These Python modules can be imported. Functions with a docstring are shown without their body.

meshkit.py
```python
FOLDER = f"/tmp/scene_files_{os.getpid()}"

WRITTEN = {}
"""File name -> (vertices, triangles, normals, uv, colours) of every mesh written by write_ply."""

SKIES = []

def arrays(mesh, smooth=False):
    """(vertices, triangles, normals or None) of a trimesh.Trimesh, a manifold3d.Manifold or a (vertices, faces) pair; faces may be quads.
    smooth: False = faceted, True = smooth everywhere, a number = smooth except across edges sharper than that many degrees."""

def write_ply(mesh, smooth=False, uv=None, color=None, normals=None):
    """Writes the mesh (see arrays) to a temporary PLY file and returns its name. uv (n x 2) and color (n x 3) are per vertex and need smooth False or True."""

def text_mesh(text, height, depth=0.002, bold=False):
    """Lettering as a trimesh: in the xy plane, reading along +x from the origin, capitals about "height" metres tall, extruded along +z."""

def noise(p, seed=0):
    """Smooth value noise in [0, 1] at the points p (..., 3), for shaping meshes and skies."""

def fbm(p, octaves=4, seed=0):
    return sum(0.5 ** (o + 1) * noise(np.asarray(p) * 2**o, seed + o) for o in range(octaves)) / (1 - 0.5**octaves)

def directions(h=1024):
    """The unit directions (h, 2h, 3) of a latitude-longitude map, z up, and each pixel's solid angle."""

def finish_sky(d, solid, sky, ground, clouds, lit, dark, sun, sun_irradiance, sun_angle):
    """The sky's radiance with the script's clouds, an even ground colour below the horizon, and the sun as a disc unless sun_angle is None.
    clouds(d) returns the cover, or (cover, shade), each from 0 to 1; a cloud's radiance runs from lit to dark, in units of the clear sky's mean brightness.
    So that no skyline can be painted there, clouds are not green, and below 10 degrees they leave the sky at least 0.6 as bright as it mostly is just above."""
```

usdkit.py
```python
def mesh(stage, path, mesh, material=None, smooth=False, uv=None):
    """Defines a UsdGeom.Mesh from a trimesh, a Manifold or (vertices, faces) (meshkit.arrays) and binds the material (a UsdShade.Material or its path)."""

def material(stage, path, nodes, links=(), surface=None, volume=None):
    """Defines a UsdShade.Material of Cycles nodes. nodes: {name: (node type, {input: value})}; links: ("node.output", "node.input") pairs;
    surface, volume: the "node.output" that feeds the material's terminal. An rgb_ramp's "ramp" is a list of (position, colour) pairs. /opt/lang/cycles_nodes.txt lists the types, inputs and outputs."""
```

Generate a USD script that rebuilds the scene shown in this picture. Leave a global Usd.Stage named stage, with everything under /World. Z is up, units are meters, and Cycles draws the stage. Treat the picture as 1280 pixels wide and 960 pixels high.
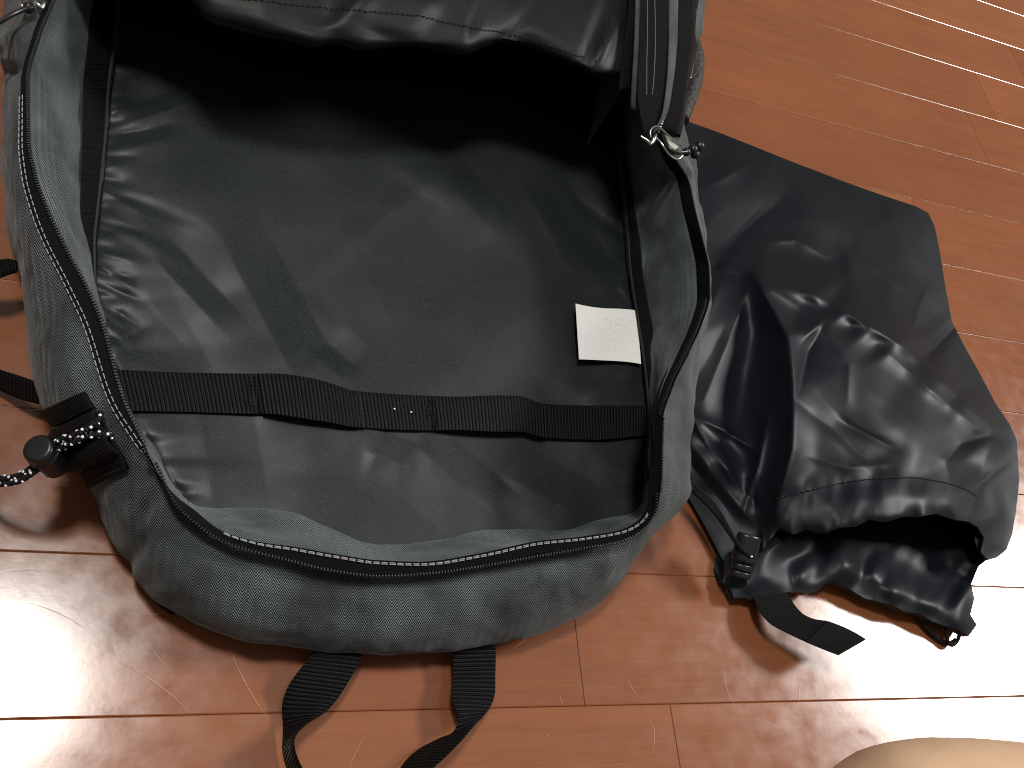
import math, random
import numpy as np, trimesh, manifold3d, usdkit, meshkit
from scipy.interpolate import CubicSpline, PchipInterpolator, LinearNDInterpolator, RegularGridInterpolator, interp1d
from scipy.ndimage import gaussian_filter
from scipy.spatial import Delaunay, cKDTree
from shapely.geometry import Polygon, LineString, Point
import shapely
from pxr import Usd, UsdGeom, UsdLux, UsdShade, Gf, Sdf, Vt

rng = np.random.default_rng(7)
stage = Usd.Stage.CreateInMemory()
UsdGeom.SetStageUpAxis(stage, UsdGeom.Tokens.z)
UsdGeom.SetStageMetersPerUnit(stage, 1.0)
UsdGeom.Xform.Define(stage, '/World')

# ------------------------------------------------------------------ camera
H = 0.462                                   # lens height above the boards (75 mm boards)
F = 1138.4                                  # focal length in pixels of the 1280 wide photograph
M = np.array([[0.92625956, 0.08651838, -0.3668212], [0.10740144, 0.87234374, 0.47695003], [0.36125912, -0.48117665, 0.79872454]])
U_, S_, V_ = np.linalg.svd(M); M = U_ @ V_
cam = UsdGeom.Camera.Define(stage, '/World/camera')
cam.CreateHorizontalApertureAttr(36.0); cam.CreateVerticalApertureAttr(27.0)
cam.CreateFocalLengthAttr(36.0 * F / 1280)
cam.CreateClippingRangeAttr(Gf.Vec2f(0.01, 50))
toW = np.diag([1, -1, -1.0])
right, up, back = toW @ M[0], -(toW @ M[1]), -(toW @ M[2])
cam.AddTransformOp().Set(Gf.Matrix4d(*[float(x) for r in ([*right, 0], [*up, 0], [*back, 0], [0, 0, H, 1]) for x in r]))
cam.CreateExposureAttr(0.0)


def U(px, py, z=0.0):
    """The place at height z whose picture is the pixel (px, py) of the photograph; used to take real positions off it."""
    px, py, z = np.broadcast_arrays(np.asarray(px, float), np.asarray(py, float), np.asarray(z, float))
    c = np.stack([px - 640, py - 480, np.full(px.shape, F)], -1)
    r = c @ M
    t = (H - z) / r[..., 2]
    p = r * t[..., None]
    return np.stack([p[..., 0], -p[..., 1], z], -1)


# ------------------------------------------------------------------ light: two round ceiling lamps of the room and its soft bounce
def lamp(name, pos, radius, intensity, color, parent='/World'):
    l = UsdLux.DiskLight.Define(stage, f'{parent}/{name}')
    l.CreateRadiusAttr(radius); l.CreateIntensityAttr(intensity); l.CreateColorAttr(Gf.Vec3f(*color)); l.CreateNormalizeAttr(False)
    l.AddTranslateOp().Set(Gf.Vec3d(*pos))
    return l


lamp('ceiling_lamp', (-0.36, 0.60, 2.45), 0.21, 98.0, (1.0, 0.965, 0.90))
lamp('ceiling_lamp_001', (3.25, 0.80, 2.45), 0.50, 88.0, (1.0, 0.97, 0.92))
dome = UsdLux.DomeLight.Define(stage, '/World/room_light')
dm = usdkit.material(stage, '/World/Looks/room_light', {"tc": ("texture_coordinate", {}), "s": ("separate_xyz", {}), "m": ("map_range", {"range_type": "smoothstep", "from_min": 0.45, "from_max": 0.95, "to_min": 0.0, "to_max": 1.0, "clamp": True}),
    "c": ("mix_color", {"a": (0.24, 0.215, 0.19), "b": (0.80, 0.82, 0.85)}), "b": ("background_shader", {"strength": 0.42})},
    [("tc.generated", "s.vector"), ("s.z", "m.value"), ("m.result", "c.fac"), ("c.result", "b.color")], surface="b.background")   # pale ceiling, dimmer walls
UsdShade.MaterialBindingAPI.Apply(dome.GetPrim()).Bind(dm)


# ------------------------------------------------------------------ materials
def L(name): return f'/World/Looks/{name}'


def m_plain(name, col, rough=0.5, spec=0.5, metal=0.0, **k):
    return usdkit.material(stage, L(name), {"p": ("principled_bsdf", {"base_color": col, "roughness": rough, "specular_ior_level": spec, "metallic": metal, **k})}, [], surface="p.BSDF")


def m_herringbone(name, dark, light, rough=0.75, pitch=0.00155, col=0.0027, slope=1.5):
    n = {"tc": ("texture_coordinate", {}), "s": ("separate_xyz", {}),
         "nz": ("noise_texture", {"scale": 260.0, "detail": 2.0}), "nzo": ("math", {"math_type": "multiply_add", "value2": 0.0007, "value3": -0.00035}),
         "ua": ("math", {"math_type": "add"}),
         "tri": ("math", {"math_type": "pingpong", "value2": col}), "k": ("math", {"math_type": "multiply", "value2": slope}),
         "sum": ("math", {"math_type": "add"}), "ph": ("math", {"math_type": "multiply", "value2": 2 * math.pi / pitch}),
         "sn": ("math", {"math_type": "sine"}), "mr": ("map_range", {"from_min": -0.1, "from_max": 0.9, "to_min": 0.0, "to_max": 1.0, "clamp": True}),
         "var": ("noise_texture", {"scale": 30.0, "detail": 3.0}), "vr": ("map_range", {"from_min": 0.32, "from_max": 0.66, "to_min": 0.28, "to_max": 1.0, "clamp": True}),
         "fine": ("noise_texture", {"scale": 1500.0, "detail": 1.0}), "fr": ("map_range", {"from_min": 0.3, "from_max": 0.7, "to_min": 0.55, "to_max": 1.0, "clamp": True}),
         "m1": ("math", {"math_type": "multiply"}), "m2": ("math", {"math_type": "multiply"}),
         "c": ("mix_color", {"a": dark, "b": light}),
         "bp": ("bump", {"strength": 0.6, "distance": 0.00025}),
         "p": ("principled_bsdf", {"roughness": rough, "specular_ior_level": 0.25, "sheen_weight": 0.15, "sheen_roughness": 0.4})}
    l = [("tc.UV", "s.vector"), ("tc.UV", "nz.vector"), ("nz.fac", "nzo.value1"), ("s.x", "ua.value1"), ("nzo.value", "ua.value2"),
         ("ua.value", "tri.value1"), ("tri.value", "k.value1"), ("k.value", "sum.value1"), ("s.y", "sum.value2"), ("sum.value", "ph.value1"), ("ph.value", "sn.value1"), ("sn.value", "mr.value"),
         ("tc.UV", "var.vector"), ("var.fac", "vr.value"), ("tc.UV", "fine.vector"), ("fine.fac", "fr.value"),
         ("mr.result", "m1.value1"), ("vr.result", "m1.value2"), ("m1.value", "m2.value1"), ("fr.result", "m2.value2"), ("m2.value", "c.fac"),
         ("c.result", "p.base_color"), ("mr.result", "bp.height"), ("bp.normal", "p.normal")]
    return usdkit.material(stage, L(name), n, l, surface="p.BSDF")


def m_webbing(name, col=(0.0035, 0.0035, 0.0038), hi=(0.020, 0.020, 0.0205), pitch=0.0021, axis="x", rough=0.6):
    n = {"tc": ("texture_coordinate", {}), "s": ("separate_xyz", {}), "ph": ("math", {"math_type": "multiply", "value2": 2 * math.pi / pitch}),
         "sn": ("math", {"math_type": "sine"}), "mr": ("map_range", {"from_min": -0.2, "from_max": 1.0, "to_min": 0.0, "to_max": 1.0, "clamp": True}),
         "fine": ("noise_texture", {"scale": 1400.0, "detail": 1.0}), "fr": ("map_range", {"from_min": 0.35, "from_max": 0.65, "to_min": 0.2, "to_max": 1.0, "clamp": True}),
         "m1": ("math", {"math_type": "multiply"}), "c": ("mix_color", {"a": col, "b": hi}), "bp": ("bump", {"strength": 0.9, "distance": 0.0005}),
         "p": ("principled_bsdf", {"roughness": rough, "specular_ior_level": 0.12})}
    l = [("tc.UV", "s.vector"), (f"s.{axis}", "ph.value1"), ("ph.value", "sn.value1"), ("sn.value", "mr.value"), ("tc.UV", "fine.vector"), ("fine.fac", "fr.value"),
         ("mr.result", "m1.value1"), ("fr.result", "m1.value2"), ("m1.value", "c.fac"), ("c.result", "p.base_color"), ("sn.value", "bp.height"), ("bp.normal", "p.normal")]
    return usdkit.material(stage, L(name), n, l, surface="p.BSDF")


def m_nylon(name, col, rough, spec=0.5, weave=900.0, var=0.35, bump=0.00006, sheen=0.0, tint=(1, 1, 1)):
    """Satin cloth: a plain dark base with a fine woven grain."""
    lo, hi = tuple(c * (1 - var) for c in col), tuple(c * (1 + var) for c in col)
    n = {"tc": ("texture_coordinate", {}), "w": ("noise_texture", {"scale": weave * 1.6, "detail": 1.0}), "wr": ("map_range", {"from_min": 0.3, "from_max": 0.7, "to_min": 0.0, "to_max": 1.0, "clamp": True}),
         "c": ("mix_color", {"a": lo, "b": hi}), "big": ("noise_texture", {"scale": 9.0, "detail": 3.0}), "rr": ("map_range", {"from_min": 0.3, "from_max": 0.7, "to_min": rough - 0.05, "to_max": rough + 0.05}),
         "bp": ("bump", {"strength": 1.0, "distance": bump}),
         "p": ("principled_bsdf", {"specular_ior_level": spec, "specular_tint": tint, "sheen_weight": sheen, "sheen_roughness": 0.35, "sheen_tint": (0.8, 0.88, 0.95)})}
    l = [("tc.object", "w.vector"), ("w.fac", "wr.value"), ("wr.result", "c.fac"), ("c.result", "p.base_color"), ("tc.object", "big.vector"), ("big.fac", "rr.value"), ("rr.result", "p.roughness"),
         ("w.fac", "bp.height"), ("bp.normal", "p.normal")]
    return usdkit.material(stage, L(name), n, l, surface="p.BSDF")


def m_wood(name, a, b, seed):
    n = {"tc": ("texture_coordinate", {}), "oi": ("object_info", {}), "off": ("combine_xyz", {"y": 0.0, "z": 0.0}), "ofs": ("math", {"math_type": "multiply", "value2": 37.0}),
         "add": ("mix_vector", {"fac": 0.5}), "mp": ("mapping", {"scale": (5.0, 120.0, 5.0), "location": (seed * 3.1, seed * 1.7, 0)}),
         "mp2": ("mapping", {"scale": (28.0, 900.0, 20.0), "location": (seed, 0, 0)}), "mp3": ("mapping", {"scale": (9.0, 14.0, 9.0), "location": (seed * 2.3, 5, 0)}),
         "g": ("noise_texture", {"scale": 1.0, "detail": 4.0, "roughness": 0.6, "distortion": 0.6}), "g2": ("noise_texture", {"scale": 1.0, "detail": 2.0}), "g3": ("noise_texture", {"scale": 1.0, "detail": 3.0}),
         "r": ("rgb_ramp", {"ramp": [(0.25, b), (0.5, tuple((x + y) / 2 for x, y in zip(a, b))), (0.75, a)]}),
         "r2": ("map_range", {"from_min": 0.35, "from_max": 0.62, "to_min": 0.93, "to_max": 1.02, "clamp": True}), "r3": ("map_range", {"from_min": 0.3, "from_max": 0.7, "to_min": 0.93, "to_max": 1.07}),
         "tone": ("map_range", {"from_min": 0, "from_max": 1, "to_min": 0.93, "to_max": 1.07}), "t1": ("math", {"math_type": "multiply"}), "t2": ("math", {"math_type": "multiply"}),
         "hs": ("hsv", {"hue": 0.5, "saturation": 1.0, "fac": 1.0}),
         "bn": ("noise_texture", {"scale": 320.0, "detail": 2.0}), "bn2": ("noise_texture", {"scale": 55.0, "detail": 2.0}), "bs": ("math", {"math_type": "multiply_add", "value2": 0.6}),
         "bp": ("bump", {"strength": 0.085, "distance": 0.0002}),
         "ro": ("noise_texture", {"scale": 70.0, "detail": 4.0}), "rm": ("map_range", {"from_min": 0.3, "from_max": 0.7, "to_min": 0.14, "to_max": 0.22}),
         "p": ("principled_bsdf", {"specular_ior_level": 0.55})}
    l = [("tc.object", "mp.vector"), ("tc.object", "mp2.vector"), ("tc.object", "mp3.vector"), ("mp.vector", "g.vector"), ("mp2.vector", "g2.vector"), ("mp3.vector", "g3.vector"),
         ("g.fac", "r.fac"), ("g2.fac", "r2.value"), ("g3.fac", "r3.value"), ("oi.random", "tone.value"), ("r2.result", "t1.value1"), ("r3.result", "t1.value2"), ("t1.value", "t2.value1"), ("tone.result", "t2.value2"),
         ("r.color", "hs.color"), ("t2.value", "hs.value"), ("hs.color", "p.base_color"),
         ("tc.object", "bn.vector"), ("tc.object", "bn2.vector"), ("bn.fac", "bs.value1"), ("bn2.fac", "bs.value3"), ("bs.value", "bp.height"), ("bp.normal", "p.normal"),
         ("tc.object", "ro.vector"), ("ro.fac", "rm.value"), ("rm.result", "p.roughness")]
    for k in ("off", "ofs", "add"): n.pop(k)
    return usdkit.material(stage, L(name), n, l, surface="p.BSDF")


def m_mesh(name):
    n = {"tc": ("texture_coordinate", {}), "v": ("voronoi_texture", {"scale": 300.0}), "r": ("map_range", {"from_min": 0.1, "from_max": 0.6, "to_min": 0.0, "to_max": 1.0, "clamp": True}),
         "c": ("mix_color", {"a": (0.006, 0.006, 0.007), "b": (0.024, 0.019, 0.020)}), "bp": ("bump", {"strength": 1.0, "distance": 0.001}), "p": ("principled_bsdf", {"roughness": 0.7})}
    l = [("tc.object", "v.vector"), ("v.distance", "r.value"), ("r.result", "c.fac"), ("c.result", "p.base_color"), ("v.distance", "bp.height"), ("bp.normal", "p.normal")]
    return usdkit.material(stage, L(name), n, l, surface="p.BSDF")


def m_skin(name):
    n = {"tc": ("texture_coordinate", {}), "w": ("noise_texture", {"scale": 60.0, "detail": 4.0}), "c": ("mix_color", {"a": (0.56, 0.36, 0.22), "b": (0.66, 0.45, 0.29)}),
         "f": ("noise_texture", {"scale": 900.0, "detail": 2.0}), "bp": ("bump", {"strength": 0.4, "distance": 0.0003}),
         "p": ("principled_bsdf", {"roughness": 0.5, "subsurface_weight": 0.15, "subsurface_scale": 0.006, "subsurface_radius": (1.0, 0.35, 0.2)})}
    l = [("tc.object", "w.vector"), ("w.fac", "c.fac"), ("c.result", "p.base_color"), ("tc.object", "f.vector"), ("f.fac", "bp.height"), ("bp.normal", "p.normal")]
    return usdkit.material(stage, L(name), n, l, surface="p.BSDF")


WOODS = [m_wood('wood_a', (0.230, 0.082, 0.035), (0.196, 0.068, 0.029), 1), m_wood('wood_b', (0.240, 0.087, 0.037), (0.206, 0.072, 0.031), 2), m_wood('wood_c', (0.222, 0.077, 0.033), (0.188, 0.063, 0.027), 3)]
GAP = m_plain('joint', (0.07, 0.028, 0.016), 0.8)
SCRATCH = m_plain('scratch', (0.48, 0.28, 0.19), 0.4)
TWEED = m_herringbone('herringbone', (0.0028, 0.0036, 0.0042), (0.245, 0.29, 0.292))
TWEED_IN = m_herringbone('herringbone_inside', (0.006, 0.008, 0.010), (0.28, 0.345, 0.36))
LINING = m_nylon('lining', (0.0105, 0.0132, 0.0148), 0.45, 0.33, weave=800, var=0.65, bump=0.00003)
FLAPLIN = m_nylon('flap_lining', (0.006, 0.0063, 0.006), 0.50, 0.22)
NYLON = m_nylon('black_nylon', (0.0045, 0.0054, 0.0076), 0.46, 0.20, weave=1200, bump=0.00003, tint=(0.86, 0.93, 1.0))
WEB = m_webbing('webbing')
WEBF = m_webbing('fine_webbing', (0.005, 0.005, 0.0055), (0.018, 0.018, 0.019), 0.0012)
TAPE = m_webbing('zip_tape', (0.0045, 0.0045, 0.005), (0.012, 0.0125, 0.0125), 0.0009, axis="y", rough=0.8)
BIND = m_webbing('binding', (0.006, 0.0065, 0.0065), (0.014, 0.015, 0.015), 0.0016)
TEETH = m_plain('teeth', (0.012, 0.012, 0.013), 0.3, 0.5)
THREAD = m_plain('pale_thread', (0.34, 0.35, 0.35), 0.8)
BLACKTHREAD = m_plain('black_thread', (0.008, 0.008, 0.009), 0.8)
PLASTIC = m_plain('black_plastic', (0.009, 0.009, 0.0095), 0.32, 0.4)
CORD = m_webbing('cord', (0.012, 0.012, 0.013), (0.03, 0.03, 0.03), 0.0012)
FLECK = m_plain('cord_fleck', (0.82, 0.83, 0.82), 0.5)
STEEL = m_plain('steel', (0.72, 0.71, 0.67), 0.22, metal=1.0)
CREAM = m_plain('pull_core', (0.42, 0.43, 0.36), 0.5)
PAPER = m_nylon('label_cloth', (0.82, 0.82, 0.79), 0.8, 0.2, weave=700, var=0.04)
INK = m_plain('label_ink', (0.35, 0.35, 0.36), 0.8)
MESHM = m_mesh('spacer_mesh')
SKIN = m_skin('skin')

# ------------------------------------------------------------------ scene helpers
taken, origin = {}, {}


def numbered(parent, name):
    k = taken.get((parent, name), 0); taken[(parent, name)] = k + 1
    return f'{parent}/{name}' if k == 0 else f'{parent}/{name}_{k:03d}'


def tag(prim, **kw):
    for k, v in kw.items(): prim.SetCustomDataByKey(k, v)
    return prim


def thing(name, loc, label=None, category=None, **kw):
    path = numbered('/World', name)
    x = UsdGeom.Xform.Define(stage, path); x.AddTranslateOp().Set(Gf.Vec3d(*map(float, loc)))
    origin[path] = np.array(loc, float)
    if label: tag(x.GetPrim(), label=label, category=category)
    return tag(x.GetPrim(), **kw)


def obj(name, mesh, mat, parent, smooth=True, uv=None, **kw):
    """One part (or sub-part) as one mesh; points are given in world coordinates."""
    pp = str(parent.GetPath()); path = numbered(pp, name); o = origin[pp]; origin[path] = o
    v, f, n = meshkit.arrays(mesh, False)
    m = usdkit.mesh(stage, path, (v - o, f), mat, smooth=smooth, uv=uv)
    return tag(m.GetPrim(), **kw)


def cat(*ms):
    ms = [m if isinstance(m, trimesh.Trimesh) else trimesh.Trimesh(*meshkit.arrays(m)[:2], process=False) for m in ms]
    return trimesh.util.concatenate(ms)


def gridmesh(P, closed=False):
    n, m = P.shape[:2]
    i, j = np.meshgrid(np.arange(n - 1), np.arange(m if closed else m - 1), indexing='ij'); j2 = (j + 1) % m
    a, b, c, d = i * m + j, i * m + j2, (i + 1) * m + j2, (i + 1) * m + j
    return P.reshape(-1, 3), np.concatenate([np.stack([a, b, c], -1).reshape(-1, 3), np.stack([a, c, d], -1).reshape(-1, 3)])


def resample(pts, n, smooth=True):
    pts = np.asarray(pts, float)
    t = np.r_[0, np.cumsum(np.linalg.norm(np.diff(pts[:, :2], axis=0), axis=1) + 1e-9)]
    tt = np.linspace(0, t[-1], n)
    return (PchipInterpolator(t, pts, axis=0) if smooth and len(pts) > 2 else interp1d(t, pts, axis=0))(tt)


def spline3(pts, n):
    """A smooth curve through 3D points at n even steps."""
    pts = np.asarray(pts, float)
    t = np.r_[0, np.cumsum(np.linalg.norm(np.diff(pts, axis=0), axis=1) + 1e-9)]
    c = CubicSpline(t, pts)(np.linspace(0, t[-1], 12 * n)) if len(pts) > 2 else interp1d(t, pts, axis=0)(np.linspace(0, t[-1], 12 * n))
    s = np.r_[0, np.cumsum(np.linalg.norm(np.diff(c, axis=0), axis=1))]
    return interp1d(s, c, axis=0)(np.linspace(0, s[-1], n))


def resample3(pts, n):
    pts = np.asarray(pts, float); t = np.r_[0, np.cumsum(np.linalg.norm(np.diff(pts, axis=0), axis=1))]; return PchipInterpolator(t, pts, axis=0)(np.linspace(0, t[-1], n))


def pix(*pts):
    """Points given as (px, py, z)."""
    a = np.array(pts, float); return U(a[:, 0], a[:, 1], a[:, 2])


def frames(C):
    T = np.gradient(C, axis=0); T /= np.linalg.norm(T, axis=1, keepdims=True) + 1e-12
    N = np.zeros_like(C); r = np.array([0, 0, 1.0]) if abs(T[0, 2]) < 0.9 else np.array([1.0, 0, 0])
    for i in range(len(C)):
        r = r - T[i] * (r @ T[i]); r /= np.linalg.norm(r); N[i] = r
    return T, N, np.cross(T, N)


def tube(C, r, k=10, caps=True):
    """A round bar along C; returns (v, f), uv = (length, girth)."""
    C = np.asarray(C); r = np.broadcast_to(r, len(C)).astype(float)
    if caps: C = np.vstack([C[:1], C, C[-1:]]); r = np.r_[1e-5, r, 1e-5]
    D = C.copy(); D[0] += (C[1] - C[2]) * 1e-3; D[-1] += (C[-1] - C[-3]) * 1e-3
    T, N, B = frames(D); a = np.linspace(0, 2 * np.pi, k + 1)
    P = C[:, None] + r[:, None, None] * (np.cos(a)[None, :, None] * N[:, None] + np.sin(a)[None, :, None] * B[:, None])
    s = np.r_[0, np.cumsum(np.linalg.norm(np.diff(C, axis=0), axis=1))]
    uv = np.stack(np.broadcast_arrays(s[:, None], (a * r.max())[None]), -1)
    v, f = gridmesh(P)
    return (v, f), uv.reshape(-1, 2)


def ribbon(A, B, thick=0.0014, m=9, edge=0.0):
    """A flat woven band between the edge curves A and B, with thickness and rounded edges; uv = (length, width) in metres."""
    n = len(A); w = np.linspace(0, 1, m)
    P = A[:, None] * (1 - w)[None, :, None] + B[:, None] * w[None, :, None]
    du, dv = np.gradient(P, axis=0), np.gradient(P, axis=1)
    N = np.cross(du, dv); N /= np.linalg.norm(N, axis=2, keepdims=True) + 1e-12
    for _ in range(3):
        N[1:-1] = (N[:-2] + 2 * N[1:-1] + N[2:]); N /= np.linalg.norm(N, axis=2, keepdims=True) + 1e-12
    th = thick / 2 * np.sqrt(np.clip(1 - (2 * w - 1) ** 8, 0.05, 1))
    top, bot = P + N * th[None, :, None], P - N * th[None, :, None]
    ring = np.concatenate([top, bot[:, ::-1], top[:, :1]], 1)
    c = P[:, m // 2]; s = np.r_[0, np.cumsum(np.linalg.norm(np.diff(c, axis=0), axis=1))]
    width = np.linalg.norm(B - A, axis=1).mean()
    wv = np.r_[w, w[::-1], w[:1]] * width
    uv = np.stack(np.broadcast_arrays(s[:, None], wv[None]), -1).reshape(-1, 2)
    v, f = gridmesh(ring)
    k = ring.shape[1]
    caps = []
    for row in (0, n - 1):
        for j in range(m - 1):
            a, b = row * k + j, row * k + j + 1; c2, d = row * k + 2 * m - 2 - j, row * k + 2 * m - 1 - j
            caps += [[a, b, c2], [a, c2, d]] if row else [[a, c2, b], [a, d, c2]]
    return (v, np.vstack([f, caps])), uv


def loft(rails, m, widths=None):
    """Smooth surface across rails (each n x 3); returns P (n, m, 3)."""
    R = np.stack(rails, 1); t = np.linspace(0, 1, R.shape[1])
    if widths is not None: t = np.r_[0, np.cumsum(widths)]; t = t / t[-1]
    return PchipInterpolator(t, R, axis=1)(np.linspace(0, 1, m))


def normals(P):
    N = np.cross(np.gradient(P, axis=0), np.gradient(P, axis=1)); return N / (np.linalg.norm(N, axis=-1, keepdims=True) + 1e-12)


def patch(poly, zfun, step, extra=None, skirt=None, jitter=0.0):
    """A cloth over the outline poly (pixels) at height zfun(px, py); skirt = (pixels inward, z) turns its rim under to the floor."""
    poly = Polygon(poly).buffer(0)
    ring = np.array(LineString(poly.exterior.coords).segmentize(step).coords)[:-1]
    x0, y0, x1, y1 = poly.bounds
    gx, gy = np.meshgrid(np.arange(x0, x1, step), np.arange(y0, y1, step * 0.87)); gx = gx + (np.arange(gx.shape[0]) % 2)[:, None] * step / 2
    q = np.c_[gx.ravel(), gy.ravel()]
    q = q[shapely.contains_xy(poly.buffer(-step * 0.55), q[:, 0], q[:, 1])]
    p = np.vstack([ring, q])
    t = Delaunay(p).simplices
    c = p[t].mean(1); t = t[shapely.contains_xy(poly, c[:, 0], c[:, 1])]
    a = p[t]; area = np.cross(a[:, 1] - a[:, 0], a[:, 2] - a[:, 0]); t[area > 0] = t[area > 0][:, ::-1]; t = t[np.abs(area) > 1e-6]
    V = U(p[:, 0], p[:, 1], zfun(p[:, 0], p[:, 1]))
    if skirt:
        n = len(ring); tan = np.roll(ring, -1, 0) - np.roll(ring, 1, 0); nn = np.c_[-tan[:, 1], tan[:, 0]]; nn /= np.linalg.norm(nn, axis=1, keepdims=True) + 1e-9
        if not shapely.contains_xy(poly, *(ring[3] + nn[3] * 2)): nn = -nn
        W = V[:n].copy(); e = U(*(ring + nn * skirt[0]).T, skirt[1]); W1 = 0.5 * (W + e); W1[:, :2] = 0.85 * W[:, :2] + 0.15 * e[:, :2]
        k = len(V); V = np.vstack([V, W1, e]); i = np.arange(n); j = (i + 1) % n
        extra_f = np.vstack([np.c_[i, k + i, k + j], np.c_[i, k + j, j], np.c_[k + i, k + n + i, k + n + j], np.c_[k + i, k + n + j, k + j]])
        sgn = trimesh.Trimesh(V, extra_f[:1], process=False).face_normals
        t = np.vstack([t, extra_f])
    return V, t


def facets(x0, x1, y0, y1, spacing, seed, sigma, step=3.0):
    """A sheet of flat, slightly tilted facets in [-0.5, 0.5], softly broken, as crumpled cloth has; returns f(px, py)."""
    g = np.random.default_rng(seed); a, b = np.meshgrid(np.arange(x0 - 2 * spacing, x1 + 2 * spacing, spacing), np.arange(y0 - 2 * spacing, y1 + 2 * spacing, spacing))
    p = np.c_[a.ravel(), b.ravel()] + g.uniform(-.48, .48, (a.size, 2)) * spacing; h = g.uniform(-.5, .5, a.size)
    xs, ys = np.arange(x0, x1 + step, step), np.arange(y0, y1 + step, step); X, Y = np.meshgrid(xs, ys)
    z = gaussian_filter(LinearNDInterpolator(p, h)(X, Y), sigma / step); f = RegularGridInterpolator((ys, xs), z)
    return lambda px, py: f(np.stack([np.clip(py, ys[0], ys[-1]), np.clip(px, xs[0], xs[-1])], -1))


def stitch_run(C, N, length, gap, r, lift=0.0004):
    """Separate little thread stitches along C."""
    s = np.r_[0, np.cumsum(np.linalg.norm(np.diff(C, axis=0), axis=1))]
    fC, fN = interp1d(s, C, axis=0), interp1d(s, N, axis=0); out = []; a = 0.0
    while a + length < s[-1]:
        q = np.linspace(a, a + length, 4); p = fC(q) + fN(q) * (lift * np.array([0.2, 1, 1, 0.2]))[:, None]
        (v, f), _ = tube(p, r, 5); out.append(trimesh.Trimesh(v, f, process=False)); a += length + gap
    return trimesh.util.concatenate(out)


def hull_chain(joints):
    """Tapered limb: hulls of the balls (x, y, z, r) in pairs, joined and smoothed."""
    man = manifold3d.Manifold()
    for a, b in zip(joints[:-1], joints[1:]):
        s = [manifold3d.Manifold.sphere(j[3], 32).translate(list(map(float, j[:3]))) for j in (a, b)]
        man = man + manifold3d.Manifold.batch_hull(s)
    man = man.refine_to_length(0.012)
    mm = man.to_mesh(); t = trimesh.Trimesh(mm.vert_properties[:, :3], mm.tri_verts)
    trimesh.smoothing.filter_taubin(t, iterations=30); return t


def rounded_cyl(p0, p1, r, bev=0.0012, k=24):
    """A round button or barrel from p0 to p1 with softened rims."""
    p0, p1 = np.asarray(p0, float), np.asarray(p1, float); L_ = np.linalg.norm(p1 - p0); d = (p1 - p0) / L_
    a = np.linspace(0, np.pi / 2, 5)
    prof = [(0, 1e-5)] + [(bev - bev * math.cos(x), r - bev + bev * math.sin(x)) for x in a] + [(L_ - bev + bev * math.sin(x), r - bev + bev * math.cos(x)) for x in a] + [(L_, 1e-5)]
    C = np.array([p0 + d * h for h, _ in prof]); e = np.cross(d, [0.3, 0.5, 0.8]); e /= np.linalg.norm(e); g = np.cross(d, e)
    t = np.linspace(0, 2 * np.pi, k + 1); R = np.array([q for _, q in prof])
    P = C[:, None] + R[:, None, None] * (np.cos(t)[None, :, None] * e + np.sin(t)[None, :, None] * g)
    return gridmesh(P)


# ------------------------------------------------------------------ floor of 75 mm boards
PW = 0.075
floor = thing('floor', (0, 0, 0), kind='structure', label='reddish brown varnished wooden floor of narrow boards', )
Y0 = 0.1769 * H
joints_known = {-1: 0.62 * H, 0: 0.505 * H, 6: 1.77 * H, 8: 1.77 * H}
sub = trimesh.creation.box((3.2, 2.6, 0.01)); sub.apply_translation((0.5, 0.5, -0.0125))
obj('subfloor', sub, GAP, floor, smooth=False)


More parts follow.
